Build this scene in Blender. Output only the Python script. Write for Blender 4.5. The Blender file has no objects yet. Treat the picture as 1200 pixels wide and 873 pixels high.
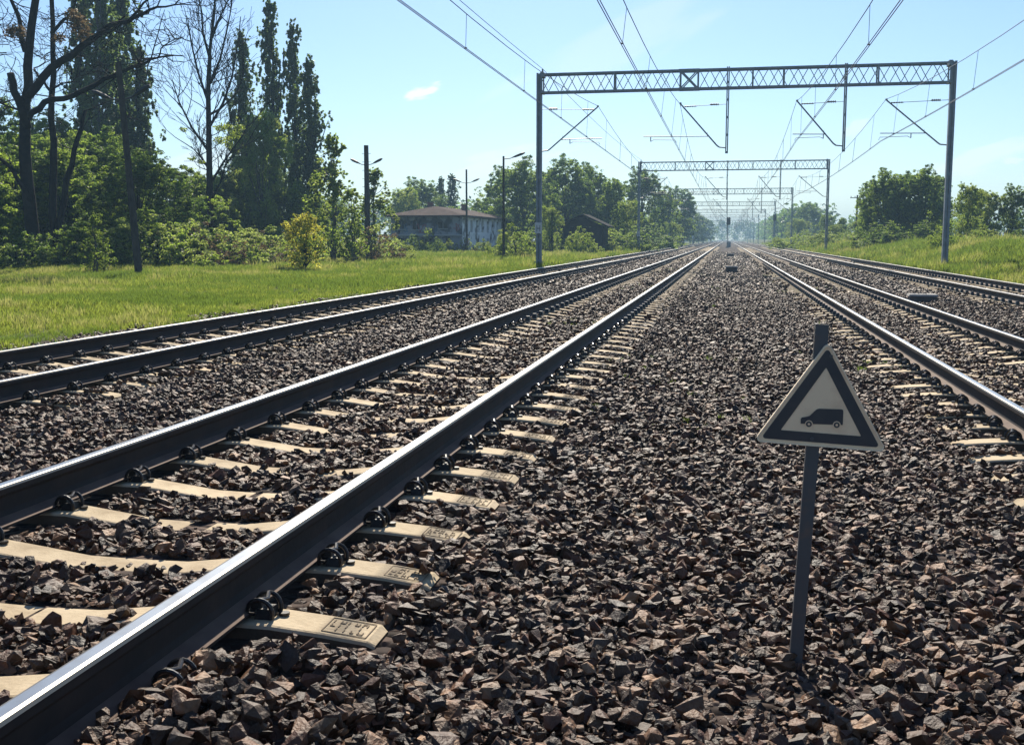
import bpy, bmesh, math, random
import numpy as np
from mathutils import Vector, Matrix
R = math.radians
sc = bpy.context.scene
COL = sc.collection

# ------------------------------------------------------------------ camera, sky, sun, exposure
CAMZ = 1.55
YAW = math.atan(.1962); PITCH = R(6.98); F = 1275.0
cd = bpy.data.cameras.new('camera'); cam = bpy.data.objects.new('camera', cd); COL.objects.link(cam)
cam.location = (0, 0, CAMZ)
cam.rotation_euler = (R(90) - PITCH, 0, YAW)
cd.sensor_width = 36; cd.lens = F / 1200 * 36; cd.clip_end = 6000; cd.clip_start = .05
sc.camera = cam

SUN_EL = R(38); SUN_AZ = R(-10)          # azimuth measured from +Y towards +X
w = bpy.data.worlds.new('World'); sc.world = w; w.use_nodes = True
nt = w.node_tree; nt.nodes.clear()
wo = nt.nodes.new('ShaderNodeOutputWorld'); bg = nt.nodes.new('ShaderNodeBackground')
sky = nt.nodes.new('ShaderNodeTexSky'); sky.sky_type = 'NISHITA'; sky.sun_disc = False
sky.sun_elevation = SUN_EL; sky.sun_rotation = SUN_AZ; sky.air_density = 1.0; sky.dust_density = .4; sky.ozone_density = 2.0
bg.inputs[1].default_value = .066
# small procedural clouds, tied to directions of the sky itself
tc = nt.nodes.new('ShaderNodeTexCoord')
def wn(t, **k):
    n = nt.nodes.new(t)
    for a, b in k.items(): setattr(n, a, b)
    return n
def cloud(direction, scale, rad, seed, amt):
    d = Vector(direction).normalized()
    right = Vector((d.y, -d.x, 0)).normalized(); up = right.cross(d)
    sub = wn('ShaderNodeVectorMath', operation='SUBTRACT'); nt.links.new(tc.outputs['Generated'], sub.inputs[0]); sub.inputs[1].default_value = d
    dr = wn('ShaderNodeVectorMath', operation='DOT_PRODUCT'); nt.links.new(sub.outputs[0], dr.inputs[0]); dr.inputs[1].default_value = right / scale[0]
    du = wn('ShaderNodeVectorMath', operation='DOT_PRODUCT'); nt.links.new(sub.outputs[0], du.inputs[0]); du.inputs[1].default_value = (up - right * rad) / scale[1]
    cmb = wn('ShaderNodeCombineXYZ'); nt.links.new(dr.outputs['Value'], cmb.inputs[0]); nt.links.new(du.outputs['Value'], cmb.inputs[1]); cmb.inputs[2].default_value = seed
    ln = wn('ShaderNodeVectorMath', operation='LENGTH')
    flat = wn('ShaderNodeVectorMath', operation='MULTIPLY'); nt.links.new(cmb.outputs[0], flat.inputs[0]); flat.inputs[1].default_value = (1, 1, 0)
    nt.links.new(flat.outputs[0], ln.inputs[0])
    nz = wn('ShaderNodeTexNoise'); nz.inputs['Scale'].default_value = 1.3; nz.inputs['Detail'].default_value = 5; nt.links.new(cmb.outputs[0], nz.inputs[0])
    a = wn('ShaderNodeMath', operation='MULTIPLY_ADD'); nt.links.new(nz.outputs['Fac'], a.inputs[0]); a.inputs[1].default_value = 2.2
    s = wn('ShaderNodeMath', operation='MULTIPLY_ADD'); nt.links.new(ln.outputs['Value'], s.inputs[0]); s.inputs[1].default_value = -1; s.inputs[2].default_value = -.1
    nt.links.new(s.outputs[0], a.inputs[2])
    m = wn('ShaderNodeMapRange'); nt.links.new(a.outputs[0], m.inputs[0]); m.inputs[1].default_value = 0; m.inputs[2].default_value = .55; m.inputs[4].default_value = amt
    m.interpolation_type = 'SMOOTHSTEP'
    fr = wn('ShaderNodeVectorMath', operation='DOT_PRODUCT'); nt.links.new(tc.outputs['Generated'], fr.inputs[0]); fr.inputs[1].default_value = d
    gt = wn('ShaderNodeMath', operation='GREATER_THAN'); nt.links.new(fr.outputs['Value'], gt.inputs[0]); gt.inputs[1].default_value = .5
    mm = wn('ShaderNodeMath', operation='MULTIPLY'); nt.links.new(m.outputs[0], mm.inputs[0]); nt.links.new(gt.outputs[0], mm.inputs[1])
    return mm.outputs[0]

fw = Vector((-math.sin(YAW) * math.cos(PITCH), math.cos(YAW) * math.cos(PITCH), -math.sin(PITCH)))
rt = Vector((math.cos(YAW), math.sin(YAW), 0)); upv = rt.cross(fw)
def ray(x, y): return fw + rt * ((x - 600) / F) + upv * ((436.5 - y) / F)
def at(x, y, Y):                       # point of the plane Y = const seen in direction (x, y)
    r = ray(x, y); return Vector((0, 0, CAMZ)) + r * (Y / r.y)
def ground_at(x, D):                   # ground point in the direction of column x at distance D along the track
    r = ray(x, 300); return r.x / r.y * D

col = nt.nodes.new('ShaderNodeMixRGB'); col.blend_type = 'MIX'
tint = nt.nodes.new('ShaderNodeMixRGB'); tint.blend_type = 'MULTIPLY'; tint.inputs[0].default_value = 1; tint.inputs[2].default_value = (.80, .95, 1.13, 1)
nt.links.new(sky.outputs[0], tint.inputs[1])
last = tint.outputs[0]
for (px, py, sx, sy, shear, seed, amt) in ((496, 108, .021, .006, .25, 1.3, .9), (1187, 188, .011, .0035, .0, 5.1, .45), (1003, 152, .013, .008, .5, 8.7, .35),
                                    (590, 190, .06, .012, .2, 12.2, .4), (1150, 185, .05, .012, .3, 17.0, .4), (240, 190, .07, .014, .3, 22.0, .35), (740, 40, .12, .03, .5, 27.0, .16)):
    f_ = cloud(ray(px, py), (sx, sy), shear, seed, amt)
    mx = nt.nodes.new('ShaderNodeMixRGB'); nt.links.new(f_, mx.inputs[0]); nt.links.new(last, mx.inputs[1]); mx.inputs[2].default_value = (9.5, 9.8, 10, 1)
    last = mx.outputs[0]
nt.links.new(last, bg.inputs[0]); nt.links.new(bg.outputs[0], wo.inputs[0])

sd = bpy.data.lights.new('sun', 'SUN'); sun = bpy.data.objects.new('sun', sd); COL.objects.link(sun)
sd.energy = 5.0; sd.angle = R(.5); sd.color = (1, .91, .77)
sdir = Vector((math.sin(SUN_AZ) * math.cos(SUN_EL), math.cos(SUN_AZ) * math.cos(SUN_EL), math.sin(SUN_EL)))
sun.rotation_euler = sdir.to_track_quat('Z', 'Y').to_euler()
sun.location = (-10, 60, 60)
sc.view_settings.view_transform = 'Standard'; sc.view_settings.look = 'None'
sc.view_settings.exposure = 0.85; sc.view_settings.gamma = 1.0; sc.view_settings.use_curve_mapping = False
sc.render.engine = 'CYCLES'
sc.cycles.max_bounces = 8; sc.cycles.diffuse_bounces = 3; sc.cycles.transmission_bounces = 4; sc.cycles.volume_bounces = 0

# ------------------------------------------------------------------ helpers
def mat(name, color, rough=.8, metal=0.0, spec=.5, noise=None, bump=None, trans=None, var=0.0, island=False):
    """noise=(scale, other colour, contrast lo, hi); bump=(scale, strength, distance)"""
    m = bpy.data.materials.new(name); m.use_nodes = True; n = m.node_tree.nodes; l = m.node_tree.links
    b = n['Principled BSDF']
    b.inputs['Roughness'].default_value = rough; b.inputs['Metallic'].default_value = metal; b.inputs['Specular IOR Level'].default_value = spec
    b.inputs['Base Color'].default_value = (*color, 1)
    src = None
    if noise or bump:
        t = n.new('ShaderNodeTexCoord')
    if noise:
        z = n.new('ShaderNodeTexNoise'); z.inputs['Scale'].default_value = noise[0]; z.inputs['Detail'].default_value = 6; z.inputs['Roughness'].default_value = .6
        l.new(t.outputs['Object'], z.inputs[0])
        mr = n.new('ShaderNodeMapRange'); mr.inputs[1].default_value = noise[2]; mr.inputs[2].default_value = noise[3]; l.new(z.outputs['Fac'], mr.inputs[0])
        mx = n.new('ShaderNodeMixRGB'); l.new(mr.outputs[0], mx.inputs[0]); mx.inputs[1].default_value = (*color, 1); mx.inputs[2].default_value = (*noise[1], 1)
        src = mx.outputs[0]
    if var:
        rnd = n.new('ShaderNodeNewGeometry').outputs['Random Per Island'] if island else n.new('ShaderNodeObjectInfo').outputs['Random']
        mr = n.new('ShaderNodeMapRange'); mr.inputs[3].default_value = 1 - var; mr.inputs[4].default_value = 1 + var; l.new(rnd, mr.inputs[0])
        hs = n.new('ShaderNodeHueSaturation'); l.new(mr.outputs[0], hs.inputs['Value'])
        if src: l.new(src, hs.inputs['Color'])
        else: hs.inputs['Color'].default_value = (*color, 1)
        src = hs.outputs[0]
    if src: l.new(src, b.inputs['Base Color'])
    if bump:
        z = n.new('ShaderNodeTexNoise'); z.inputs['Scale'].default_value = bump[0]; z.inputs['Detail'].default_value = 5
        l.new(t.outputs['Object'], z.inputs[0])
        bp = n.new('ShaderNodeBump'); bp.inputs['Strength'].default_value = bump[1]; bp.inputs['Distance'].default_value = bump[2]
        l.new(z.outputs['Fac'], bp.inputs['Height']); l.new(bp.outputs[0], b.inputs['Normal'])
    if trans:
        tr = n.new('ShaderNodeBsdfTranslucent'); tr.inputs[0].default_value = (*trans, 1)
        if src:
            mu = n.new('ShaderNodeMixRGB'); mu.blend_type = 'MULTIPLY'; mu.inputs[0].default_value = 1
            k = 1 / max(color[1], .01)
            l.new(src, mu.inputs[1]); mu.inputs[2].default_value = (trans[0] / max(color[0], .01), trans[1] / max(color[1], .01), trans[2] / max(color[2], .01), 1)
            l.new(mu.outputs[0], tr.inputs[0])
        ms = n.new('ShaderNodeMixShader'); ms.inputs[0].default_value = .6
        l.new(b.outputs[0], ms.inputs[1]); l.new(tr.outputs[0], ms.inputs[2]); l.new(ms.outputs[0], n['Material Output'].inputs[0])
    return m

class MB:
    def __init__(s): s.v = []; s.f = []; s.m = []
    def add(s, vs, fs, mi=0):
        o = len(s.v); s.v.extend([tuple(v) for v in vs]); s.f.extend([tuple(i + o for i in f) for f in fs]); s.m.extend([mi] * len(fs)); return s
    def box(s, c, d, rot=None, mi=0, taper=1.0):
        x, y, z = d[0] / 2, d[1] / 2, d[2] / 2
        vs = [Vector((a * x * (taper if e > 0 else 1), b * y * (taper if e > 0 else 1), e * z)) for e in (-1, 1) for a, b in ((-1, -1), (1, -1), (1, 1), (-1, 1))]
        if rot is not None: vs = [rot @ v for v in vs]
        vs = [v + Vector(c) for v in vs]
        return s.add(vs, [(0, 3, 2, 1), (4, 5, 6, 7), (0, 1, 5, 4), (1, 2, 6, 5), (2, 3, 7, 6), (3, 0, 4, 7)], mi)
    def bar(s, a, b, wd, th, mi=0, upn=(0, 0, 1)):
        a = Vector(a); b = Vector(b); d = b - a; L = d.length
        if L < 1e-6: return s
        d.normalize(); u = Vector(upn)
        if abs(d.dot(u)) > .95: u = Vector((0, 1, 0))
        x = d.cross(u).normalized(); y = x.cross(d)
        rot = Matrix((x, y, d)).transposed()
        return s.box((a + b) / 2, (wd, th, L), rot, mi)
    def tube(s, pts, rad, n=8, mi=0, cap=True):
        pts = [Vector(p) for p in pts]
        if not hasattr(rad, '__len__'): rad = [rad] * len(pts)
        rings = []; ref = None
        for i, p in enumerate(pts):
            d = (pts[min(i + 1, len(pts) - 1)] - pts[max(i - 1, 0)])
            if d.length < 1e-9: d = Vector((0, 0, 1))
            d.normalize()
            if ref is None: ref = Vector((1, 0, 0)) if abs(d.x) < .8 else Vector((0, 1, 0))
            x = d.cross(ref).normalized(); y = d.cross(x).normalized(); ref = x.cross(d).normalized()
            rings.append([p + (x * math.cos(2 * math.pi * k / n) + y * math.sin(2 * math.pi * k / n)) * rad[i] for k in range(n)])
        vs = [v for r in rings for v in r]; fs = []
        for i in range(len(pts) - 1):
            for k in range(n):
                k2 = (k + 1) % n
                fs.append((i * n + k, i * n + k2, (i + 1) * n + k2, (i + 1) * n + k))
        if cap: fs.append(tuple(range(n - 1, -1, -1))); fs.append(tuple((len(pts) - 1) * n + k for k in range(n)))
        return s.add(vs, fs, mi)
    def prism(s, poly, a, b, axis='Y', mi=0):
        """poly of (u,v): extruded from a to b along axis; Y: (x,z), X:(y,z), Z:(x,y)"""
        n = len(poly)
        def P(u, v, t): return (u, t, v) if axis == 'Y' else ((t, u, v) if axis == 'X' else (u, v, t))
        vs = [P(u, v, a) for u, v in poly] + [P(u, v, b) for u, v in poly]
        fs = [(i, (i + 1) % n, n + (i + 1) % n, n + i) for i in range(n)] + [tuple(range(n - 1, -1, -1)), tuple(range(n, 2 * n))]
        return s.add(vs, fs, mi)
    def mesh(s, name, mats, smooth=False):
        me = bpy.data.meshes.new(name); me.from_pydata(s.v, [], s.f)
        for m in (mats if isinstance(mats, (list, tuple)) else [mats]): me.materials.append(m)
        me.polygons.foreach_set('material_index', s.m)
        bm = bmesh.new(); bm.from_mesh(me); bmesh.ops.recalc_face_normals(bm, faces=bm.faces); bm.to_mesh(me); bm.free()
        if smooth: me.polygons.foreach_set('use_smooth', [True] * len(me.polygons))
        me.update(); return me
    def build(s, name, mats, parent=None, smooth=False, loc=None):
        o = bpy.data.objects.new(name, s.mesh(name, mats, smooth)); COL.objects.link(o)
        if parent: o.parent = parent
        if loc: o.location = loc
        return o

def tag(o, label=None, cat=None, group=None, kind=None):
    if label: o['label'] = label
    if cat: o['category'] = cat
    if group: o['group'] = group
    if kind: o['kind'] = kind
    return o
def thing(name, label, cat, loc=(0, 0, 0), rz=0, group=None):
    o = bpy.data.objects.new(name, None); COL.objects.link(o); o.location = loc; o.rotation_euler = (0, 0, rz)
    o.empty_display_size = .2
    return tag(o, label, cat, group)
CH = {}
def kids(o): return [c for c in bpy.data.objects if c.parent == o]
def copy_tree(o, loc=None, rz=None, scale=None, label=None, parent=None, ch=None):
    c = o.copy(); COL.objects.link(c); c.parent = parent
    if loc is not None: c.location = loc
    if rz is not None: c.rotation_euler[2] = rz
    if scale is not None: c.scale = scale
    if label: c['label'] = label
    for k in (ch if ch is not None else kids(o)): copy_tree(k, parent=c)
    return c
def mesh_np(name, verts, faces, mats, smooth=False, mi=None):
    """verts (N,3), faces (M,k) with constant k"""
    me = bpy.data.meshes.new(name); k = faces.shape[1]; M = len(faces)
    me.vertices.add(len(verts)); me.vertices.foreach_set('co', np.ascontiguousarray(verts, np.float32).ravel())
    me.loops.add(M * k); me.loops.foreach_set('vertex_index', np.ascontiguousarray(faces, np.int32).ravel())
    me.polygons.add(M); me.polygons.foreach_set('loop_start', np.arange(0, M * k, k, dtype=np.int32))
    me.polygons.foreach_set('loop_total', np.full(M, k, np.int32))
    if mi is not None: me.polygons.foreach_set('material_index', mi)
    if smooth: me.polygons.foreach_set('use_smooth', np.ones(M, bool))
    for m in (mats if isinstance(mats, (list, tuple)) else [mats]): me.materials.append(m)
    me.update(calc_edges=True); me.validate(); return me

# value noise for placing things
def vnoise(x, y, s, seed=0):
    x = np.asarray(x) / s; y = np.asarray(y) / s
    xi = np.floor(x).astype(np.int64); yi = np.floor(y).astype(np.int64); fx = x - xi; fy = y - yi
    fx = fx * fx * (3 - 2 * fx); fy = fy * fy * (3 - 2 * fy)
    def h(a, b):
        v = (a * 374761393 + b * 668265263 + seed * 1274126177) & 0xffffffff
        v = ((v ^ (v >> 13)) * 1274126177) & 0xffffffff
        return ((v ^ (v >> 16)) & 0xffff) / 65535.0
    return (h(xi, yi) * (1 - fx) + h(xi + 1, yi) * fx) * (1 - fy) + (h(xi, yi + 1) * (1 - fx) + h(xi + 1, yi + 1) * fx) * fy

# ------------------------------------------------------------------ terrain profile
TR = [dict(c=-6.42, h=.431, ph=.10), dict(c=-2.35, h=.483, ph=.29), dict(c=2.90, h=.318, ph=.36), dict(c=6.72, h=.402, ph=.40)]   # railway tracks: centre, rail top, sleeper phase
SEAT = .182
KX = [-900, -60, -30, -12, -9.6, -8.9, -8.2, -7.8, -5.0, -4.6, -4.1, -3.7, -1.35, -.95, -.35, .4, 1.1, 1.55, 4.25, 4.8, 5.2, 5.4, 8.05, 8.5, 9.1, 9.9, 11.2, 13.5, 16.5, 22, 60, 900]
KZ = [.3, .1, .12, .18, .20, .22, .21, .187, .187, .27, .28, .240, .250, .235, .12, .10, .10, .080, .080, .18, .19, .157, .157, .17, .10, .12, .50, 1.10, 1.33, 1.3, 1.3, 1.5]
def terr(x, y):
    z = np.interp(x, KX, KZ)
    f = np.clip((np.abs(x - .3) - 9.2) / 3, 0, 1)
    return z + f * (vnoise(x, y, 4.0, 3) - .5) * np.where(x > 0, .12, .22) + f * (vnoise(x, y, 14.0, 5) - .5) * .3 * np.clip((-x - 12) / 10, 0, 1)

def project(P):
    d = P - np.array([0, 0, CAMZ]); z = d @ np.array(fw)
    return 600 + F * (d @ np.array(rt)) / np.maximum(z, .01), 436.5 - F * (d @ np.array(upv)) / np.maximum(z, .01), z
def in_view(P, mx=90, my=120):
    x, y, z = project(P)
    m = mx + 1275 * 1.7 / np.maximum(z, 1)         # room to the sides for a step of the camera
    return (z > .5) & (x > -m) & (x < 1200 + m) & (y < 873 + my) & (y > -200)

def build_ground():
    xs = np.unique(np.concatenate([KX, np.arange(-60, -8, 1.0), np.arange(-8, 9, .5), np.arange(9, 30, .8), np.arange(-300, -60, 20), np.arange(30, 300, 20)]))
    ys = np.concatenate([np.arange(-30, 60, 1.0), np.arange(60, 200, 3.0), np.arange(200, 1000, 25), [1100, 1300, 1600]])
    X, Y = np.meshgrid(xs, ys); Z = terr(X, Y)
    V = np.stack([X.ravel(), Y.ravel(), Z.ravel()], 1); nx = len(xs); ny = len(ys)
    i = np.arange(nx * ny).reshape(ny, nx)
    Fc = np.stack([i[:-1, :-1].ravel(), i[:-1, 1:].ravel(), i[1:, 1:].ravel(), i[1:, :-1].ravel()], 1)
    m = bpy.data.materials.new('ground'); m.use_nodes = True; n = m.node_tree.nodes; l = m.node_tree.links; b = n['Principled BSDF']
    b.inputs['Roughness'].default_value = .95; b.inputs['Specular IOR Level'].default_value = .2
    t = n.new('ShaderNodeTexCoord'); sep = n.new('ShaderNodeSeparateXYZ'); l.new(t.outputs['Object'], sep.inputs[0])
    def math_(op, a, b_=None, c=None):
        q = n.new('ShaderNodeMath'); q.operation = op
        for k, v in enumerate((a, b_, c)):
            if v is None: continue
            if isinstance(v, (int, float)): q.inputs[k].default_value = v
            else: l.new(v, q.inputs[k])
        return q.outputs[0]
    def noise(s, d=5):
        z = n.new('ShaderNodeTexNoise'); z.inputs['Scale'].default_value = s; z.inputs['Detail'].default_value = d; l.new(t.outputs['Object'], z.inputs[0]); return z.outputs['Fac']
    def ramp(fac, stops):
        r = n.new('ShaderNodeValToRGB'); l.new(fac, r.inputs[0]); e = r.color_ramp.elements
        while len(e) < len(stops): e.new(.5)
        for q, (p, c) in zip(e, stops): q.position = p; q.color = (*c, 1)
        return r.outputs[0]
    def mixc(f, a, b_):
        q = n.new('ShaderNodeMixRGB'); l.new(f, q.inputs[0])
        for k, v in ((1, a), (2, b_)):
            if isinstance(v, tuple): q.inputs[k].default_value = (*v, 1)
            else: l.new(v, q.inputs[k])
        return q.outputs[0]
    ax = math_('ABSOLUTE', math_('SUBTRACT', sep.outputs[0], .1)); e = math_('ADD', ax, math_('MULTIPLY', math_('SUBTRACT', noise(1.2), .5), .9))
    mr = n.new('ShaderNodeMapRange'); l.new(e, mr.inputs[0]); mr.inputs[1].default_value = 8.85; mr.inputs[2].default_value = 9.25
    grass = ramp(noise(.35, 8), [(.30, (.030, .045, .010)), (.5, (.06, .085, .018)), (.62, (.10, .115, .028)), (.75, (.16, .14, .06))])
    fine = ramp(noise(9, 3), [(.3, (.45, .45, .45)), (.7, (1.3, 1.3, 1.3))])
    q = n.new('ShaderNodeMixRGB'); q.blend_type = 'MULTIPLY'; q.inputs[0].default_value = 1; l.new(grass, q.inputs[1]); l.new(fine, q.inputs[2])
    vo = n.new('ShaderNodeTexVoronoi'); vo.inputs['Scale'].default_value = 17; l.new(t.outputs['Object'], vo.inputs[0])
    sp = n.new('ShaderNodeSeparateColor'); l.new(vo.outputs['Color'], sp.inputs[0])
    stone = ramp(sp.outputs[0], [(0, (.016, .011, .009)), (.5, (.040, .027, .022)), (.85, (.066, .045, .036)), (1, (.13, .095, .075))])
    l.new(mixc(mr.outputs[0], stone, q.outputs[0]), b.inputs['Base Color'])
    bp = n.new('ShaderNodeBump'); bp.inputs['Strength'].default_value = .9; bp.inputs['Distance'].default_value = .05
    l.new(vo.outputs['Distance'], bp.inputs['Height']); bp.invert = True; l.new(bp.outputs[0], b.inputs['Normal'])
    o = bpy.data.objects.new('ground', mesh_np('ground', V, Fc, m, True)); COL.objects.link(o)
    tag(o, 'gravel trackbed between a grass field and a grassy bank', 'ground', kind='structure')
build_ground()

# ------------------------------------------------------------------ scatter (stuff only)
def proto_collection(name, objs):
    c = bpy.data.collections.new(name)
    for o in objs: c.objects.link(o)
    return c
def scatter(name, P, rot, scl, idx, coll, label, cat):
    me = bpy.data.meshes.new(name); n = len(P)
    me.vertices.add(n); me.vertices.foreach_set('co', np.ascontiguousarray(P, np.float32).ravel())
    a = me.attributes.new('srot', 'FLOAT_VECTOR', 'POINT'); a.data.foreach_set('vector', np.ascontiguousarray(rot, np.float32).ravel())
    a = me.attributes.new('sscl', 'FLOAT_VECTOR', 'POINT'); a.data.foreach_set('vector', np.ascontiguousarray(scl, np.float32).ravel())
    a = me.attributes.new('sidx', 'INT', 'POINT'); a.data.foreach_set('value', np.ascontiguousarray(idx, np.int32))
    o = bpy.data.objects.new(name, me); COL.objects.link(o)
    g = bpy.data.node_groups.new(name, 'GeometryNodeTree')
    g.interface.new_socket('Geometry', in_out='INPUT', socket_type='NodeSocketGeometry'); g.interface.new_socket('Geometry', in_out='OUTPUT', socket_type='NodeSocketGeometry')
    N = g.nodes; L = g.links
    gi = N.new('NodeGroupInput'); go = N.new('NodeGroupOutput'); ip = N.new('GeometryNodeInstanceOnPoints'); ci = N.new('GeometryNodeCollectionInfo')
    ci.inputs['Collection'].default_value = coll; ci.inputs['Separate Children'].default_value = True; ci.inputs['Reset Children'].default_value = True
    def attr(nm, t):
        q = N.new('GeometryNodeInputNamedAttribute'); q.data_type = t; q.inputs['Name'].default_value = nm; return q.outputs['Attribute']
    L.new(gi.outputs[0], ip.inputs['Points']); L.new(ci.outputs[0], ip.inputs['Instance']); ip.inputs['Pick Instance'].default_value = True
    L.new(attr('sidx', 'INT'), ip.inputs['Instance Index'])
    e2r = N.new('FunctionNodeEulerToRotation'); L.new(attr('srot', 'FLOAT_VECTOR'), e2r.inputs[0]); L.new(e2r.outputs[0], ip.inputs['Rotation'])
    L.new(attr('sscl', 'FLOAT_VECTOR'), ip.inputs['Scale']); L.new(ip.outputs[0], go.inputs[0])
    md = o.modifiers.new('scatter', 'NODES'); md.node_group = g
    return tag(o, label, cat, kind='stuff')

# ------------------------------------------------------------------ materials
def stone_mat(c, c2):
    m = bpy.data.materials.new('crushed_stone'); m.use_nodes = True; n = m.node_tree.nodes; l = m.node_tree.links; b = n['Principled BSDF']
    oi = n.new('ShaderNodeObjectInfo')
    t = n.new('ShaderNodeTexCoord'); z = n.new('ShaderNodeTexNoise'); z.inputs['Scale'].default_value = 3.2; z.inputs['Detail'].default_value = 7; z.noise_dimensions = '4D'; l.new(t.outputs['Object'], z.inputs[0])
    mw = n.new('ShaderNodeMath'); mw.operation = 'MULTIPLY'; l.new(oi.outputs['Random'], mw.inputs[0]); mw.inputs[1].default_value = 40; l.new(mw.outputs[0], z.inputs['W'])
    mr = n.new('ShaderNodeMapRange'); l.new(z.outputs['Fac'], mr.inputs[0]); mr.inputs[1].default_value = .35; mr.inputs[2].default_value = .68
    mx = n.new('ShaderNodeMixRGB'); l.new(mr.outputs[0], mx.inputs[0]); mx.inputs[1].default_value = (*c, 1); mx.inputs[2].default_value = (*c2, 1)
    m2 = n.new('ShaderNodeMapRange'); l.new(oi.outputs['Random'], m2.inputs[0]); m2.inputs[3].default_value = .38; m2.inputs[4].default_value = 1.45
    hs = n.new('ShaderNodeHueSaturation'); l.new(mx.outputs[0], hs.inputs['Color']); l.new(m2.outputs[0], hs.inputs['Value']); l.new(hs.outputs[0], b.inputs['Base Color'])
    b.inputs['Roughness'].default_value = .6; b.inputs['Specular IOR Level'].default_value = .35
    bp = n.new('ShaderNodeBump'); bp.inputs['Strength'].default_value = .35; bp.inputs['Distance'].default_value = .08; l.new(z.outputs['Fac'], bp.inputs['Height']); l.new(bp.outputs[0], b.inputs['Normal'])
    return m
M_STONES = [stone_mat(*c) for c in (((0.060, 0.029, 0.016), (0.034, 0.017, 0.010)), ((0.113, 0.054, 0.027), (0.057, 0.026, 0.013)), ((0.041, 0.024, 0.015), (0.023, 0.014, 0.010)), ((0.166, 0.084, 0.040), (0.090, 0.043, 0.021)),
                                    ((0.113, 0.048, 0.026), (0.057, 0.024, 0.013)), ((0.084, 0.050, 0.029), (0.046, 0.027, 0.016)), ((0.236, 0.132, 0.066), (0.136, 0.073, 0.037)))]
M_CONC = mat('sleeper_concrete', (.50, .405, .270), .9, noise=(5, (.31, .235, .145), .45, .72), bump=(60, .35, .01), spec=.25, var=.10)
M_CONCSIDE = mat('shade_toned_sleeper_side', (.11, .082, .058), .95, noise=(8, (.06, .046, .034), .4, .7), bump=(50, .5, .01), spec=.1)  # darker sleeper concrete: shade painted into the colour of sides and ends
M_MARK = mat('casting_marks', (.22, .165, .105), .95)
M_RAILSIDE = mat('rusty_rail', (.022, .017, .015), .75, noise=(5, (.045, .028, .022), .45, .75), bump=(40, .3, .004), spec=.3)
M_RAILFOOT = mat('rail_foot_rust', (.13, .088, .066), .85, noise=(6, (.08, .05, .04), .4, .7), spec=.3)
M_RAILTOP = mat('polished_rail_head', (.32, .345, .37), .33, metal=.95, noise=(9, (.26, .27, .28), .4, .7))
M_RAILEDGE = mat('worn_rail_edge', (.20, .185, .16), .45, metal=.8, noise=(9, (.26, .22, .18), .45, .7))
M_CLIP = mat('black_clip_steel', (.012, .011, .011), .36, spec=.5, noise=(30, (.03, .02, .017), .5, .75))
M_STEEL = mat('grey_painted_steel', (.21, .245, .27), .6, metal=.1, noise=(3, (.14, .165, .185), .4, .7))
M_GALV = mat('galvanised_tube', (.19, .215, .24), .5, metal=.3)
M_WIRE = mat('dull_wire', (.10, .12, .15), .6, metal=.4)
M_INS = mat('brown_insulator', (.04, .035, .04), .5)
M_CBLOCK = mat('weathered_concrete', (.30, .29, .27), .9, noise=(5, (.20, .19, .18), .4, .7), bump=(30, .4, .01))
M_DARK = mat('blackened_metal', (.018, .02, .022), .5)
M_SIGNBACK = mat('sign_post_steel', (.085, .088, .095), .5, metal=.4, noise=(18, (.13, .10, .085), .5, .75))
M_SIGNWHITE = mat('aged_white_sign_paint', (.94, .69, .44), .6, noise=(14, (.80, .55, .34), .45, .75))
M_SIGNBLACK = mat('faded_black_sign_paint', (.035, .035, .040), .5, noise=(20, (.055, .05, .05), .4, .7))
M_SIGNRIM = mat('sign_rim', (.90, .72, .50), .5, noise=(30, (.4, .33, .26), .55, .75))
M_POLE = mat('dark_wood_pole', (.05, .045, .042), .85, noise=(4, (.085, .075, .065), .4, .7), spec=.08)
M_BARK = mat('dark_bark', (.012, .011, .011), .95, noise=(5, (.024, .021, .020), .4, .7), bump=(20, .5, .03), spec=.08)
M_BARKGREY = mat('grey_bark', (.10, .095, .085), .95, noise=(5, (.06, .055, .05), .4, .7), spec=.08)
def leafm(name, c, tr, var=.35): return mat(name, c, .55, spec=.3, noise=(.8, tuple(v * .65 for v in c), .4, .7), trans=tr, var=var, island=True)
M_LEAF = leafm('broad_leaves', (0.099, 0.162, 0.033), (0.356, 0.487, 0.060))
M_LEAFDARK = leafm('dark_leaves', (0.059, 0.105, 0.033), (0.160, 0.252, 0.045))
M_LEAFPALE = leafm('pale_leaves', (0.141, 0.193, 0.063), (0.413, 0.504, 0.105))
M_LEAFPOP = leafm('poplar_leaves', (0.075, 0.120, 0.056), (0.188, 0.269, 0.078))
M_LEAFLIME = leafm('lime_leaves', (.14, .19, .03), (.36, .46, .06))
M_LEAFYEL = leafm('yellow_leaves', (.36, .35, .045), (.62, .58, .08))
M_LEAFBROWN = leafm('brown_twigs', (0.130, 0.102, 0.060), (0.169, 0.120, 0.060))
M_GRASS = [leafm('grass_blades_a', (0.101, 0.136, 0.023), (0.245, 0.300, 0.045), .4), leafm('grass_blades_b', (0.164, 0.171, 0.052), (0.311, 0.318, 0.090), .35), leafm('grass_blades_c', (0.061, 0.102, 0.018), (0.157, 0.230, 0.032), .3)]

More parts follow.
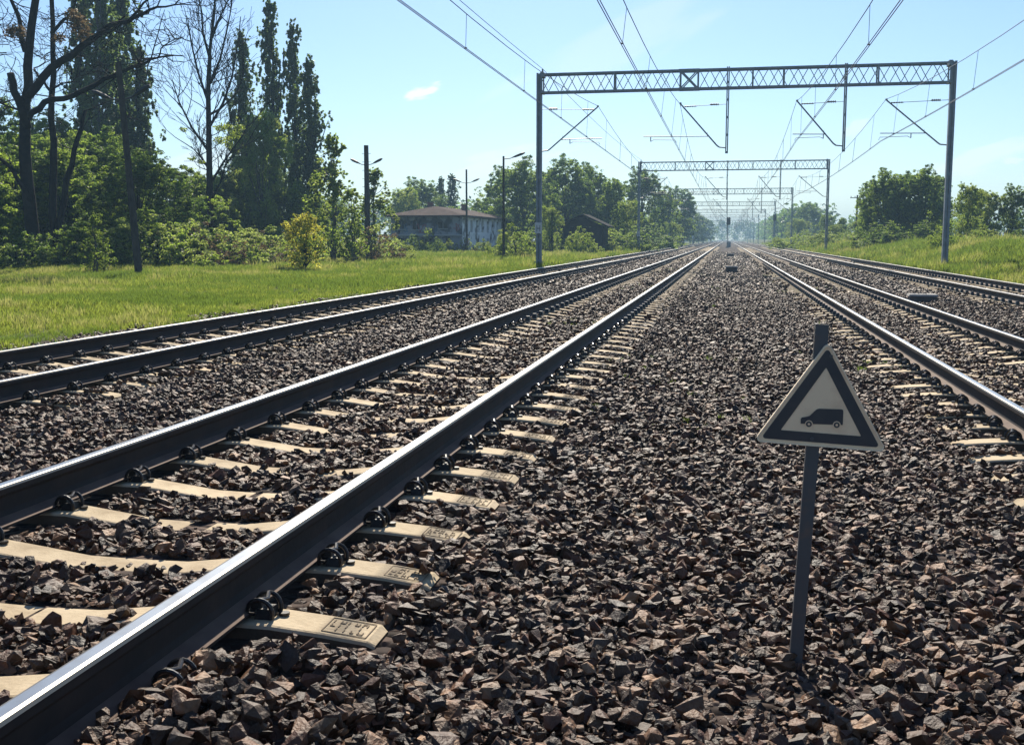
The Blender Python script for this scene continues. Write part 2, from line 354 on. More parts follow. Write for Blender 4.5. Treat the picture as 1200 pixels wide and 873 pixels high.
# ------------------------------------------------------------------ railway tracks
rng = random.Random(7)
def rail_mesh():
    half = [(.075, 0), (.075, .010), (.045, .020), (.016, .032), (.009, .055), (.009, .112), (.016, .124), (.032, .134), (.0325, .158), (.028, .168), (.018, .1713)]
    prof = half + [(-x, z) for x, z in reversed(half)]
    n = len(prof); ys = [-4, 60, 300, 900]
    vs = [(x, y, z) for y in ys for x, z in prof]; fs = []; mi = []
    for j in range(len(ys) - 1):
        for i in range(n):
            i2 = (i + 1) % n
            fs.append((j * n + i, j * n + i2, (j + 1) * n + i2, (j + 1) * n + i))
            zm = (prof[i][1] + prof[i2][1]) / 2
            hor = abs(prof[i][0] - prof[i2][0])
            mi.append(1 if (zm > .170) else 2 if zm > .15 else 3 if .002 < zm < .03 and hor > .02 else 0)
    fs.append(tuple(range(n - 1, -1, -1))); fs.append(tuple((len(ys) - 1) * n + i for i in range(n))); mi += [0, 0]
    b = MB(); b.add(vs, fs); b.m = mi
    return b.mesh('rail', [M_RAILSIDE, M_RAILTOP, M_RAILEDGE, M_RAILFOOT])
RAIL = rail_mesh()
def sleeper_mesh(seed):
    r = random.Random(seed)
    prof = [(-1.275, -.05), (-1.25, -.032), (-1.10, -.014), (-.92, 0), (-.60, 0), (-.42, -.022), (-.22, -.048), (0, -.052), (.22, -.048), (.42, -.022), (.60, 0), (.92, 0), (1.10, -.014), (1.25, -.032), (1.275, -.05)]
    vs = []; fs = []
    for x, z in prof:
        e = abs(x) > 1.26
        tw = .084 if not e else .070; bw = .104
        z += r.uniform(-.0012, .0012)
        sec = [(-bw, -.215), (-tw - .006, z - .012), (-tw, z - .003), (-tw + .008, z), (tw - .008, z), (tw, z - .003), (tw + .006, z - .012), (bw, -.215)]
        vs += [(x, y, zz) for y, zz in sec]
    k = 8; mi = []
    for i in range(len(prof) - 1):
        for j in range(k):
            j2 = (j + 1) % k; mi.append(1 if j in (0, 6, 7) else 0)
            fs.append((i * k + j, i * k + j2, (i + 1) * k + j2, (i + 1) * k + j))
    fs.append(tuple(range(k - 1, -1, -1))); fs.append(tuple((len(prof) - 1) * k + i for i in range(k)))
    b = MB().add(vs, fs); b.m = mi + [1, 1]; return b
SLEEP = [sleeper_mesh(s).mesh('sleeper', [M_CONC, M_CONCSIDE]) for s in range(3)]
SLEEP_FULL = sleeper_mesh(9)

def clip_mb(sx):
    """one fastening on the sx side of a rail foot; origin = rail centre on the seat"""
    b = MB(); x0 = sx * .118
    # cast shoulder with rounded back
    b.box((sx * .128, 0, .018), (.060, .085, .036), taper=.75)
    b.box((sx * .088, 0, .024), (.030, .11, .012))                      # insulator on the foot
    b.box((sx * .096, 0, .046), (.046, .040, .030), taper=.7)
    for y in (-.040, .040):                                              # spring steel loops
        pts = []
        for k in range(13):
            a = math.pi * (1.12 - 1.24 * k / 12)
            pts.append((x0 + sx * .046 * math.cos(a) * -1, y * (1 + .12 * math.sin(a)), .024 + .052 * math.sin(a)))
        b.tube(pts, .0085, 7)
    b.tube([(x0 - sx * .040, -.040, .026), (x0 - sx * .047, -.02, .030), (x0 - sx * .047, .02, .030), (x0 - sx * .040, .040, .026)], .0085, 7)
    b.tube([(x0 - sx * .0, -.044, .076), (x0 + sx * .012, 0, .066), (x0, .044, .076)], .0085, 7)
    b.tube([(sx * .182, .022, .000), (sx * .182, .022, .011)], .019, 10)
    return b
CLIP = {s: clip_mb(s).mesh('rail_clip', M_CLIP, smooth=False) for s in (-1, 1)}
far_clip = MB(); far_clip.box((0, 0, .036), (.085, .10, .075), taper=.6)

def mark_mesh(seed):
    b = MB(); t = .0022
    for y in (-.062, .062): b.box((0, y, t / 2), (.150, .003, t))
    for x in (-.075, .075): b.box((x, 0, t / 2), (.003, .121, t))
    r = random.Random(seed)
    for row in (-.034, .0, .034):
        x = -.062
        while x < .056:                                                   # worn, unreadable cast characters
            wch = r.choice((.011, .014, .016)); k = r.random()
            if k < .85:
                b.box((x, row, t / 2), (.004, .022, t))
                if k < .5: b.box((x + wch * .5, row + r.choice((-.009, .009, 0)), t / 2 + .0003), (wch, .004, t))
                if k < .3: b.box((x + wch, row, t / 2 - .0003), (.004, .022, t))
                if .3 < k < .45: b.box((x + wch * .5, row - .009, t / 2 + .0006), (wch, .004, t))
            x += wch + .013
    return b.mesh('casting_mark', M_MARK)
MARKS = [mark_mesh(k) for k in (4, 5, 6, 7)]

TL = ['leftmost railway track beside the grass field', 'railway track nearest the camera running from bottom left corner', 'railway track just right of the triangular sign', 'rightmost railway track at the foot of the grassy bank']
sleeper_info = []
for ti, T in enumerate(TR):
    root = thing('railway_track', TL[ti] + ', steel rails on concrete sleepers', 'railway track', (T['c'], 0, 0), group='parallel railway tracks')
    zs = T['h'] - SEAT
    for s in (-1, 1):
        o = bpy.data.objects.new('rail', RAIL); COL.objects.link(o); o.parent = root; o.location = (s * .7525, 0, zs + .010)
    # first sleeper that can be seen by this track
    y0 = {0: 8.0, 1: 1.6, 2: 5.0, 3: 9.0}[ti]
    k0 = math.floor((y0 - T['ph']) / .6)
    far = MB(); fclip = MB()
    fe = []
    for k in range(300):
        Y = T['ph'] + .6 * (k0 + k)
        if k < 100:
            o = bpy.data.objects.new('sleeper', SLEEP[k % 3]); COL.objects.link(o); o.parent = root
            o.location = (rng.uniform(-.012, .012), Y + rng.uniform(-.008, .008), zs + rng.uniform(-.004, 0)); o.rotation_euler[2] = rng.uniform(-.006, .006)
            if k < 14 and ti == 1:
                q = bpy.data.objects.new('casting_mark', MARKS[k % 4]); COL.objects.link(q); q.parent = o
                q.location = (1.165, 0, -.0208); q.rotation_euler = (0, R(6), 0)
            if k < 25:
                for s in (-1, 1):
                    for e in (-1, 1):
                        q = bpy.data.objects.new('rail_clip', CLIP[e]); COL.objects.link(q); q.parent = o
                        q.location = (s * .7525, 0, .001); q.scale = (.97, .92, .90)
            else: fe.append(Y)
        else:
            far.add([(x, y + Y, z + zs) for x, y, z in SLEEP_FULL.v], SLEEP_FULL.f)
    o = far.build('sleeper', M_CONC, root); tag(o, 'concrete sleepers running on into the distance', kind='stuff')
    for Y in fe:
        for s in (-1, 1):
            for e in (-1, 1):
                fclip.add([(x + s * .7525 + e * .118, y + Y, z + zs) for x, y, z in far_clip.v], far_clip.f)
    o = fclip.build('rail_clip', M_CLIP, root); tag(o, 'dark rail clips farther along the track', kind='stuff')

# ------------------------------------------------------------------ ballast stones
def stone_protos():
    out = []
    for s in range(14):
        r = random.Random(100 + s); bm = bmesh.new()
        d = (1.0, r.uniform(.62, .95), r.uniform(.42, .75))
        for k in range(11):
            v = Vector((r.gauss(0, 1), r.gauss(0, 1), r.gauss(0, 1))).normalized() * r.uniform(.42, .60)
            bm.verts.new((v.x * d[0], v.y * d[1], v.z * d[2]))
        bmesh.ops.convex_hull(bm, input=bm.verts)
        for v in [v for v in bm.verts if not v.link_faces]: bm.verts.remove(v)
        me = bpy.data.meshes.new('stone'); bm.to_mesh(me); bm.free(); me.materials.append(M_STONES[(0, 1, 2, 3, 4, 5, 1, 0, 3, 2, 6, 4, 5, 1)[s]])
        out.append(bpy.data.objects.new('stone', me))
    return proto_collection('stones', out)
STONES = stone_protos()
def make_ballast():
    g = np.random.default_rng(11); parts = []
    #      y0   y1   cell  size lo hi   z jitter
    for (y0, y1, cell, lo, hi, zj) in ((1.7, 7, .030, .030, .092, .028), (7, 14, .040, .038, .090, .028), (14, 30, .060, .060, .095, .030), (30, 62, .11, .09, .15, .03), (62, 120, .2, .14, .22, .03)):
        for layer in (0, 1) if y0 < 20 else (0,):
            xs = np.arange(-9.2, 9.3, cell); ys = np.arange(y0, y1, cell)
            X, Y = np.meshgrid(xs, ys); X = X.ravel() + g.uniform(-.5, .5, X.size) * cell; Y = Y.ravel() + g.uniform(-.5, .5, Y.size) * cell
            if layer:
                k = g.random(X.size) < .42; X = X[k]; Y = Y[k]
            S = lo + (hi - lo) * g.random(X.size) ** 1.8
            big = g.random(X.size) < .05; S = np.where(big, S * 1.25, S)
            Z = terr(X, Y) + g.uniform(-1, 1, X.size) * zj * .5 + (vnoise(X, Y, .35, 8) - .5) * .032 + (.026 if layer else .0) + np.exp(-((X + .95) / .5) ** 2) * np.clip((3.10 - Y) / .3, 0, 1) * .06 + np.exp(-((X + 1.30) / .28) ** 2) * np.clip((3.02 - Y) / .25, 0, 1) * .075
            P = np.stack([X, Y, Z], 1)
            keep = in_view(P)
            # ragged outer edges into the grass
            keep &= (X > -8.75 + (vnoise(X, Y, .5, 21) - .5) * .5) & (X < 9.0 + (vnoise(X, Y, .5, 22) - .5) * .6)
            for ti, T in enumerate(TR):
                dx = X - T['c']; a = np.abs(dx)
                rail = np.abs(a - .7525) < (.085 if y0 < 30 else .11)
                if ti == 1: rail = rail & ~((Y < 2.98) & (dx > .7525 + .050 + S * .35))
                keep &= ~rail
                ph = np.mod(Y - T['ph'] + .3, .6) - .3
                kk = np.floor((Y - T['ph'] + .3) / .6)
                on = (np.abs(ph) < .098 + S * .32) & (a < 1.31 + S * .3) & ~((ti == 1) & (Y < 2.98) & (dx > .78) & (dx < 1.02))
                cov = np.where(a < .42, np.where(Y < 6.5, .16, (.18, .20, .42, .15)[ti]), np.where(a > 1.0, (.75, .04, .42, .35)[ti], (.08, .03, .10, .06)[ti]))
                n = vnoise(X + kk * 3.7, Y, .22, 31 + ti)
                if ti == 1: cov = np.where((a > .9) & (dx < 0), .8, cov); cov = np.where((Y < 2.98) & (dx > .8), .95, cov)
                keep &= ~(on & (n > cov * .9 + .04))
                clipz = (np.abs(a - .7525) < .21) & (np.abs(ph) < .12) & ~((Y < 2.98) & (X > -1.5)); keep &= ~clipz
                # keep stones low where they touch the rails
                near = (np.abs(a - .7525) < .16) & ~((Y < 2.98) & (X > -1.6)); P[:, 2] = np.where(near, P[:, 2] - .022, P[:, 2])
                P[:, 2] = np.where(on & keep, T['h'] - SEAT - np.where(a < .42, .045, .01) + S * .22, P[:, 2])
            parts.append((P[keep], S[keep]))
    P = np.concatenate([p for p, s in parts]); S = np.concatenate([s for p, s in parts]); n = len(P)
    rot = g.uniform(0, 2 * math.pi, (n, 3)); rot[:, 0] = g.normal(0, .38, n); rot[:, 1] = g.normal(0, .38, n)
    scl = S[:, None] * g.uniform(.8, 1.2, (n, 3))
    print('stones', n)
    scatter('ballast', P, rot, scl, g.integers(0, 14, n), STONES, 'crushed brown and grey stone ballast around the tracks', 'gravel')
make_ballast()

# ------------------------------------------------------------------ grass
def tuft(seed, m, n=26, h=.26, spread=.16, wid=.008, lean=.5):
    r = random.Random(seed); vs = []; fs = []
    for k in range(n):
        a = r.uniform(0, 6.28); d = spread * math.sqrt(r.random()); x, y = d * math.cos(a), d * math.sin(a)
        hh = h * r.uniform(.45, 1.1); b = r.uniform(0, 6.28); ln = r.uniform(.1, lean) * hh; c = r.uniform(0, 6.28)
        wx, wy = math.cos(c) * wid, math.sin(c) * wid; lx, ly = math.cos(b) * ln, math.sin(b) * ln
        o = len(vs)
        vs += [(x - wx, y - wy, -.03), (x + wx, y + wy, -.03), (x + wx * .8 + lx * .35, y + wy * .8 + ly * .35, hh * .6), (x - wx * .8 + lx * .35, y - wy * .8 + ly * .35, hh * .6), (x + lx, y + ly, hh)]
        fs += [(o, o + 1, o + 2, o + 3), (o + 3, o + 2, o + 4)]
    me = bpy.data.meshes.new('tuft'); me.from_pydata(vs, [], fs); me.materials.append(m)
    return bpy.data.objects.new('tuft', me)
TUFTS = proto_collection('tufts', [tuft(1, M_GRASS[0]), tuft(2, M_GRASS[0], h=.2), tuft(3, M_GRASS[1], h=.3, n=20), tuft(4, M_GRASS[2], h=.22), tuft(5, M_GRASS[2], n=34, h=.3), tuft(6, M_GRASS[1], n=18, h=.36, lean=.3)])
def make_grass(name, zones, label, seed):
    g = np.random.default_rng(seed); Ps = []; Ss = []
    for (x0, x1, y0, y1, cell, lo, hi) in zones:
        xs = np.arange(x0, x1, cell); ys = np.arange(y0, y1, cell); X, Y = np.meshgrid(xs, ys)
        X = X.ravel() + g.uniform(-.6, .6, X.size) * cell; Y = Y.ravel() + g.uniform(-.6, .6, Y.size) * cell
        S = lo + (hi - lo) * g.random(X.size); S *= .4 + .75 * vnoise(X, Y, 1.1, 41) + .5 * vnoise(X, Y, 4.5, 43)
        P = np.stack([X, Y, terr(X, Y)], 1); k = in_view(P, 60, 60)
        k &= (X < -8.55 + (vnoise(X, Y, .6, 51) - .5) * .9) | (X > 9.1 + (vnoise(X, Y, .6, 52) - .5) * .7)
        Ps.append(P[k]); Ss.append(S[k])
    P = np.concatenate(Ps); S = np.concatenate(Ss); n = len(P); print(name, n)
    rot = np.zeros((n, 3)); rot[:, 2] = g.uniform(0, 6.28, n)
    v = .6 * vnoise(P[:, 0], P[:, 1], 2.6, 61) + .4 * vnoise(P[:, 0], P[:, 1], .7, 63) + g.uniform(-.16, .16, n)
    idx = np.where(v < .44, g.integers(3, 5, n), np.where(v < .76, g.integers(0, 2, n), np.where(g.random(n) < .5, 2, 5)))
    scatter(name, P, rot, np.stack([S * 1.2, S * 1.2, S], 1), idx, TUFTS, label, 'grass')
make_grass('meadow_grass', [(-22, -8, 9, 26, .14, .28, .58), (-34, -8, 26, 48, .21, .36, .78), (-50, -8.5, 48, 110, .40, .6, 1.2), (-60, -8.5, 110, 260, 1.1, 1.6, 2.6)], 'sunlit green meadow grass left of the tracks', 5)
make_grass('bank_grass', [(9, 17, 22, 62, .2, .9, 1.5), (9, 18, 62, 120, .36, 1.2, 1.9), (9, 20, 120, 300, .8, 1.8, 2.6)], 'long bright grass on the bank right of the tracks', 6)
# weeds growing through the ballast
def weeds():
    g = np.random.default_rng(3); n = 5200
    X = np.concatenate([g.normal(-8.45, .22, n // 3), g.normal(8.75, .25, n // 5), g.normal(-2.37, .45, n // 3), g.normal(1.75, .25, n // 6), g.normal(2.9, .4, n // 4), g.uniform(-1.2, 1.6, n // 4)]); Y = 8 + 60 * g.random(len(X)) ** 1.2
    v = vnoise(X * 1.5, Y, 1.3, 77); k = (v > np.where(X < -7.9, .35, np.where(X > 8.2, .35, .70))); k |= (np.abs(X + .9) < .18) & (np.abs(Y - 12.8) < 1.2)
    X = X[k]; Y = Y[k]; Z = np.interp(X, KX, KZ) - .005; m = len(X); P = np.stack([X, Y, Z], 1); k = in_view(P)
    rk = np.ones(m, bool)
    for T in TR: rk &= np.abs(np.abs(X - T['c']) - .7525) > .1
    k &= rk; P = P[k]; m = len(P)
    S = g.uniform(.10, .24, m) * np.where(np.abs(P[:, 0] - .1) > 8, 1.9, 1); rot = np.zeros((m, 3)); rot[:, 2] = g.uniform(0, 6, m)
    scatter('weeds', P, rot, np.stack([S, S, S], 1), g.integers(3, 5, m), TUFTS, 'thin green weeds growing up through the ballast', 'weeds')
weeds()

# ------------------------------------------------------------------ triangular warning sign
def build_sign():
    base = Vector((.262, 3.66, .10))
    root = thing('warning_sign', 'small triangular railway sign showing a black van on a leaning steel post', 'sign', base)
    top = Vector((.312, 3.66, 1.275)) - base
    d = top.normalized(); x = Vector((d.z, 0, -d.x)); y = Vector((0, 1, 0))
    b = MB()   # angle-section post
    rot = Matrix((x, y, d)).transposed()
    L = top.length
    mid = d * (L / 2 - .08)
    b.box(mid + y * .004, (.040, .006, L + .16), rot)
    b.box(mid - x * .019 + y * .020, (.006, .036, L + .16), rot)
    b.build('post', M_SIGNBACK, root)
    # panel frame: origin bottom middle, u right, v up
    O = Vector((.314, 3.652, .874)) - base
    th = R(-2.7)
    u = Vector((math.cos(th), 0, math.sin(th))); tiltback = R(0)
    v = Vector((-math.sin(th) * math.cos(tiltback), math.sin(tiltback), math.cos(th) * math.cos(tiltback))); nrm = u.cross(v)   # towards -Y
    if nrm.y > 0: nrm = -nrm
    def Q(a, b_, c=0): return O + u * a + v * b_ + nrm * c
    def tri(hw, y0, y1, rc, ax=.0):
        """rounded triangle"""
        C = [Vector((-hw, y0)), Vector((hw, y0)), Vector((ax, y1))]; pts = []
        cen = sum(C, Vector((0, 0))) / 3
        for i in range(3):
            p, a, c = C[i], C[i - 1], C[(i + 1) % 3]
            d1 = (a - p).normalized(); d2 = (c - p).normalized(); bis = (d1 + d2).normalized(); half = d1.angle(d2) / 2
            ctr = p + bis * (rc / math.sin(half)); s = p + d1 * (rc / math.tan(half)); e = p + d2 * (rc / math.tan(half))
            a0 = math.atan2((s - ctr).y, (s - ctr).x); a1 = math.atan2((e - ctr).y, (e - ctr).x)
            while a1 < a0: a1 += 2 * math.pi
            for k in range(5):
                t = a0 + (a1 - a0) * k / 4; pts.append((ctr.x + rc * math.cos(t), ctr.y + rc * math.sin(t)))
        return pts
    def plate(name, poly, z0, z1, m, parent=root):
        n = len(poly); b = MB(); b.add([Q(a, c, z0) for a, c in poly] + [Q(a, c, z1) for a, c in poly], [(i, (i + 1) % n, n + (i + 1) % n, n + i) for i in range(n)] + [tuple(range(n - 1, -1, -1)), tuple(range(n, 2 * n))])
        return b.build(name, m, parent)
    pl = plate('sign_plate', tri(.213, 0, .349, .014), 0, .003, M_SIGNWHITE)
    # raised folded rim
    a = tri(.213, 0, .349, .014); c = tri(.2075, .0032, .3405, .012); n = len(a); b = MB()
    b.add([Q(p[0], p[1], -.012) for p in a] + [Q(p[0], p[1], .007) for p in a] + [Q(p[0], p[1], .007) for p in c] + [Q(p[0], p[1], -.012) for p in c],
          [(i, (i + 1) % n, n + (i + 1) % n, n + i) for i in range(n)] + [(n + i, n + (i + 1) % n, 2 * n + (i + 1) % n, 2 * n + i) for i in range(n)] + [(2 * n + i, 2 * n + (i + 1) % n, 3 * n + (i + 1) % n, 3 * n + i) for i in range(n)])
    b.build('rim', M_SIGNRIM, root)
    o1 = tri(.189, .013, .326, .008); i1 = tri(.128, .045, .262, .002); n = len(o1); b = MB()
    for z in (.0034, .0046): b.add([Q(p[0], p[1], z) for p in o1] + [Q(p[0], p[1], z) for p in i1], [(i, (i + 1) % n, n + (i + 1) % n, n + i) for i in range(n)])
    b.build('black_band', M_SIGNBLACK, root)
    van = [(-.0665, .0745), (-.0665, .0905), (-.0635, .0950), (-.046, .0985), (-.039, .1010), (-.022, .1190), (-.016, .1240), (-.010, .1260), (.061, .1260), (.0650, .1245), (.0668, .120), (.0668, .0745)]
    def vr(p, a=R(2.6), c0=(0, .09)):
        dx, dy = p[0] - c0[0], p[1] - c0[1]; return (c0[0] + dx * math.cos(a) - dy * math.sin(a), c0[1] + dx * math.sin(a) + dy * math.cos(a))
    van = [vr(p) for p in van]
    pn = plate('van_symbol', van, .0034, .0050, M_SIGNBLACK)
    for cx in (-.0405, .0475):
        def disc(r0, r1, z0, z1, m, nm):
            q = [vr((cx + r1 * math.cos(t * math.pi / 12), .0740 + r1 * math.sin(t * math.pi / 12))) for t in range(24)]
            return plate(nm, q, z0, z1, m, pn)
        disc(0, .0125, .0052, .0058, M_SIGNWHITE, 'wheel_gap'); disc(0, .0095, .0060, .0066, M_SIGNBLACK, 'wheel'); disc(0, .0040, .0068, .0072, M_SIGNWHITE, 'wheel_hub')
    b = MB()
    for px_, py_ in ((-.026, .024), (.012, .300)):
        b.tube([Q(px_, py_, .004), Q(px_, py_, .0095)], .006, 6)
    b.build('bolt', M_SIGNBACK, root)
build_sign()

# ------------------------------------------------------------------ overhead line portals
XL, XR = -9.05, 9.80; ZT, ZB = 9.42, 8.50
def post_mb(top):
    b = MB(); w_ = .25; d_ = .27
    for s in (-1, 1):                       # two channels with webs outward
        b.box((s * (w_ / 2 - .006), 0, top / 2), (.012, d_, top)); 
        for e in (-1, 1): b.box((s * (w_ / 2 - .058), e * (d_ / 2 - .006), top / 2), (.092, .012, top - .004))
    z = .35
    while z < top - .2:                     # batten plates
        for e in (-1, 1): b.box((0, e * (d_ / 2 + .005), z), (w_ * .96, .008, .10))
        z += 1.0
    b.box((0, 0, .02), (.52, .5, .03))
    for sx in (-1, 1):
        b.box((sx * .19, 0, .16), (.012, .30, .28)); 
    for sx in (-.22, .22):
        for sy in (-.2, .2): b.tube([(sx, sy, 0), (sx, sy, .09)], .018, 6)
    return b
def beam_mb():
    b = MB(); x0, x1 = XL + .05, XR - .05; ya, yb = -.30, .30
    for y in (ya, yb):
        for z in (ZT - .04, ZB + .04):
            b.box(((x0 + x1) / 2, y, z), (x1 - x0, .012, .070)); b.box(((x0 + x1) / 2, y + (.04 if y < 0 else -.04), z + (.037 if z > 9 else -.037)), (x1 - x0, .07, .010))
    n = 42; st = (x1 - x0) / n
    skip = (-2.30, -1.52)
    for i in range(n):
        xa, xb = x0 + i * st, x0 + (i + 1) * st
        mid = (xa + xb) / 2
        if skip[0] < mid < skip[1]: continue
        up_ = i % 2
        b.bar((xa, ya - .012, ZB + .05 if up_ else ZT - .05), (xb, ya - .012, ZT - .05 if up_ else ZB + .05), .034, .008, upn=(0, 1, 0))
        b.bar((xa, yb + .012, ZT - .05 if up_ else ZB + .05), (xb, yb + .012, ZB + .05 if up_ else ZT - .05), .034, .008, upn=(0, 1, 0))
        b.bar((xa, ya, ZT - .02), (xb, yb, ZT - .02), .03, .008) if up_ else b.bar((xa, yb, ZT - .02), (xb, ya, ZT - .02), .03, .008)
        b.bar((xa, ya, ZB + .02), (xb, yb, ZB + .02), .03, .008) if up_ else b.bar((xa, yb, ZB + .02), (xb, ya, ZB + .02), .03, .008)
    for x in (x0 + .1, -5.4, -2.32, -1.50, 1.0, 2.4, 6.55, x1 - .1):
        for y in (ya - .024, yb + .024): b.box((x, y, (ZT + ZB) / 2), (.07, .012, ZT - ZB - .05))
    for y in (ya, yb):
        b.bar((-2.28, y - .01, ZB + .08), (-1.54, y - .01, ZT - .08), .055, .012, upn=(0, 1, 0)); b.bar((-2.28, y + .008, ZT - .08), (-1.54, y + .008, ZB + .08), .075, .012, upn=(0, 1, 0))
        for z in (ZT - .04, ZB + .04): b.box((-1.91, y + (.02 if y > 0 else -.02), z), (.95, .018, .10))
    for x in (XL + .17, XR - .17):
        b.box((x, 0, ZT - .05), (.16, .66, .22)); b.box((x, 0, ZB + .06), (.10, .66, .14))
    return b
def hanger_mb():
    b = MB(); z0, z1 = 5.52, ZT + .04
    for s in (-1, 1):
        b.box((s * .060, -.36, (z0 + z1) / 2), (.012, .13, z1 - z0)); b.box((s * .033, -.36 - .06, (z0 + z1) / 2), (.044, .010, z1 - z0 - .004)); b.box((s * .033, -.36 + .06, (z0 + z1) / 2), (.044, .010, z1 - z0 - .004))
    z = z0 + .05
    while z < z1: b.box((0, -.36, z), (.10, .118, .10)); z += .8
    return b
def cant_mb(sgn, foot_x, apex_x, reg0, reg1, yo):
    """sgn +1: arm reaches to +x from its foot. Coordinates absolute in the portal."""
    b = MB(); zf = 5.78; za = 7.82
    f0 = (foot_x, yo, zf); f1 = (foot_x + sgn * .28, yo, zf + .03); ap = (apex_x, yo, za)
    b.tube([f0, f1], .030, 8); 
    b.tube([f1, (f1[0] + sgn * .12, yo, zf + .12), ap], .034, 8)
    b.tube([ap, (apex_x + sgn * .02, yo, za + .07)], .05, 8)
    b.tube([(apex_x - sgn * .15, yo, za - .12), (foot_x, yo, za - .05)], .013, 6)        # tie rod
    zr = 6.32
    # registration tube
    t = (zr - f1[2]) / (za - f1[2]); xr = f1[0] + (apex_x - f1[0]) * t
    b.tube([(xr, yo, zr), (reg1, yo, zr + .03)], .020, 8)
    b.tube([(xr + sgn * .1, yo, zr + .01), (xr + sgn * .1, yo, zr + .18)], .008, 5)
    # drop bracket and steady arm
    b.tube([(reg0, yo, zr + .02), (reg0, yo, zr - .20)], .024, 6)
    e = reg0 + (1.0 if reg1 > reg0 or sgn < 0 and reg0 < apex_x else -1.0)
    return b, reg0, zr, ap
def ins_mb(p, q, r=.05):
    b = MB(); p = Vector(p); q = Vector(q); n = 5
    for i in range(n):
        a = p + (q - p) * (i / n); c = p + (q - p) * ((i + .45) / n); b.tube([a, c], r, 8)
    b.tube([p, q], .022, 6)
    return b

portal_root = thing('overhead_line_portal', 'nearest grey steel lattice portal spanning all four tracks', 'overhead line portal', (0, 53, 0), group='overhead line portals spanning the tracks')
def build_portal(root):
    for X, nm, zb in ((XL, 'l', .17), (XR, 'r', .13)):
        p = post_mb(ZT + .05 - zb).build('post', M_STEEL, root, loc=(X, 0, zb))
        f = MB(); f.box((0, 0, -.13), (.75, .75, .26), taper=.92); f.build('foundation', M_CBLOCK, p)
        if nm == 'l':
            s = MB(); s.box((0, -.185, 1.92), (.34, .012, .52)); sp = s.build('number_plate', mat('faded_plate', (.50, .52, .52), .6), p)
            q = MB()
            for sx in (-.075, .075): q.box((sx, -.194, 1.90), (.035, .005, .30))
            q.box((0, -.193, 1.90), (.115, .004, .045)); q.build('plate_mark', mat('plate_mark', (.12, .13, .14), .6), sp)
        for e in (-1,):
            b = MB()
    beam_mb().build('lattice_beam', M_STEEL, root)
    for x in (-.12, 5.13): hanger_mb().build('hanger', M_STEEL, root, loc=(x, 0, 0))
    spec = [(1, XL + .15, -6.22, -7.55, 0), (-1, -.18, -2.28, -3.65, -.36), (-1, 5.07, 3.02, 4.22, -.36), (-1, XR - .15, 6.98, 8.10, 0)]
    #       sgn foot   apex  drop x  y
    ends = [(-6.0, -6.15), (-4.0, -2.5), (2.85, 3.0), (6.75, 6.75)]
    for (sgn, fx, ax, rx, yo), (rend, wirex) in zip(spec, ends):
        b, reg0, zr, ap = cant_mb(sgn, fx, ax, rx, rend, yo)
        # steady arm from drop bracket to the contact wire
        b.tube([(rx, yo, zr - .20), (rx + (.15 if wirex > rx else -.15), yo, zr - .12), (wirex, yo, zr - .15), (wirex + (.05 if wirex > rx else -.05), yo, zr - .27)], .013, 6)
        c = b.build('cantilever', M_GALV, root)
        q = ins_mb((fx + sgn * .35, yo, 7.772), (fx + sgn * .75, yo, 7.772), .055); q.build('insulator', M_INS, c)
        q = ins_mb((ax - sgn * .2, yo, 7.70), (ax - sgn * .75, yo, 7.712), .035); q.build('insulator', M_INS, c)
    # feeder insulator on the left post
    ins_mb((-8.9, 0, ZT + .02), (-8.9, 0, ZT + .26), .05).build('insulator', M_INS, root)
build_portal(portal_root)
pkids = kids(portal_root)
ORD = ['second', 'third', 'fourth', 'fifth', 'sixth', 'seventh', 'eighth', 'ninth', 'tenth', 'eleventh']
PY = [53]
KM = {o.name: kids(o) for o in pkids}
for i in range(10):
    y = 53 + 61.5 * (i + 1); PY.append(y)
    copy_tree(portal_root, loc=(0, y, 0), label='%s steel lattice portal along the line counted from the camera' % ORD[i])
PY = [-8.5] + PY

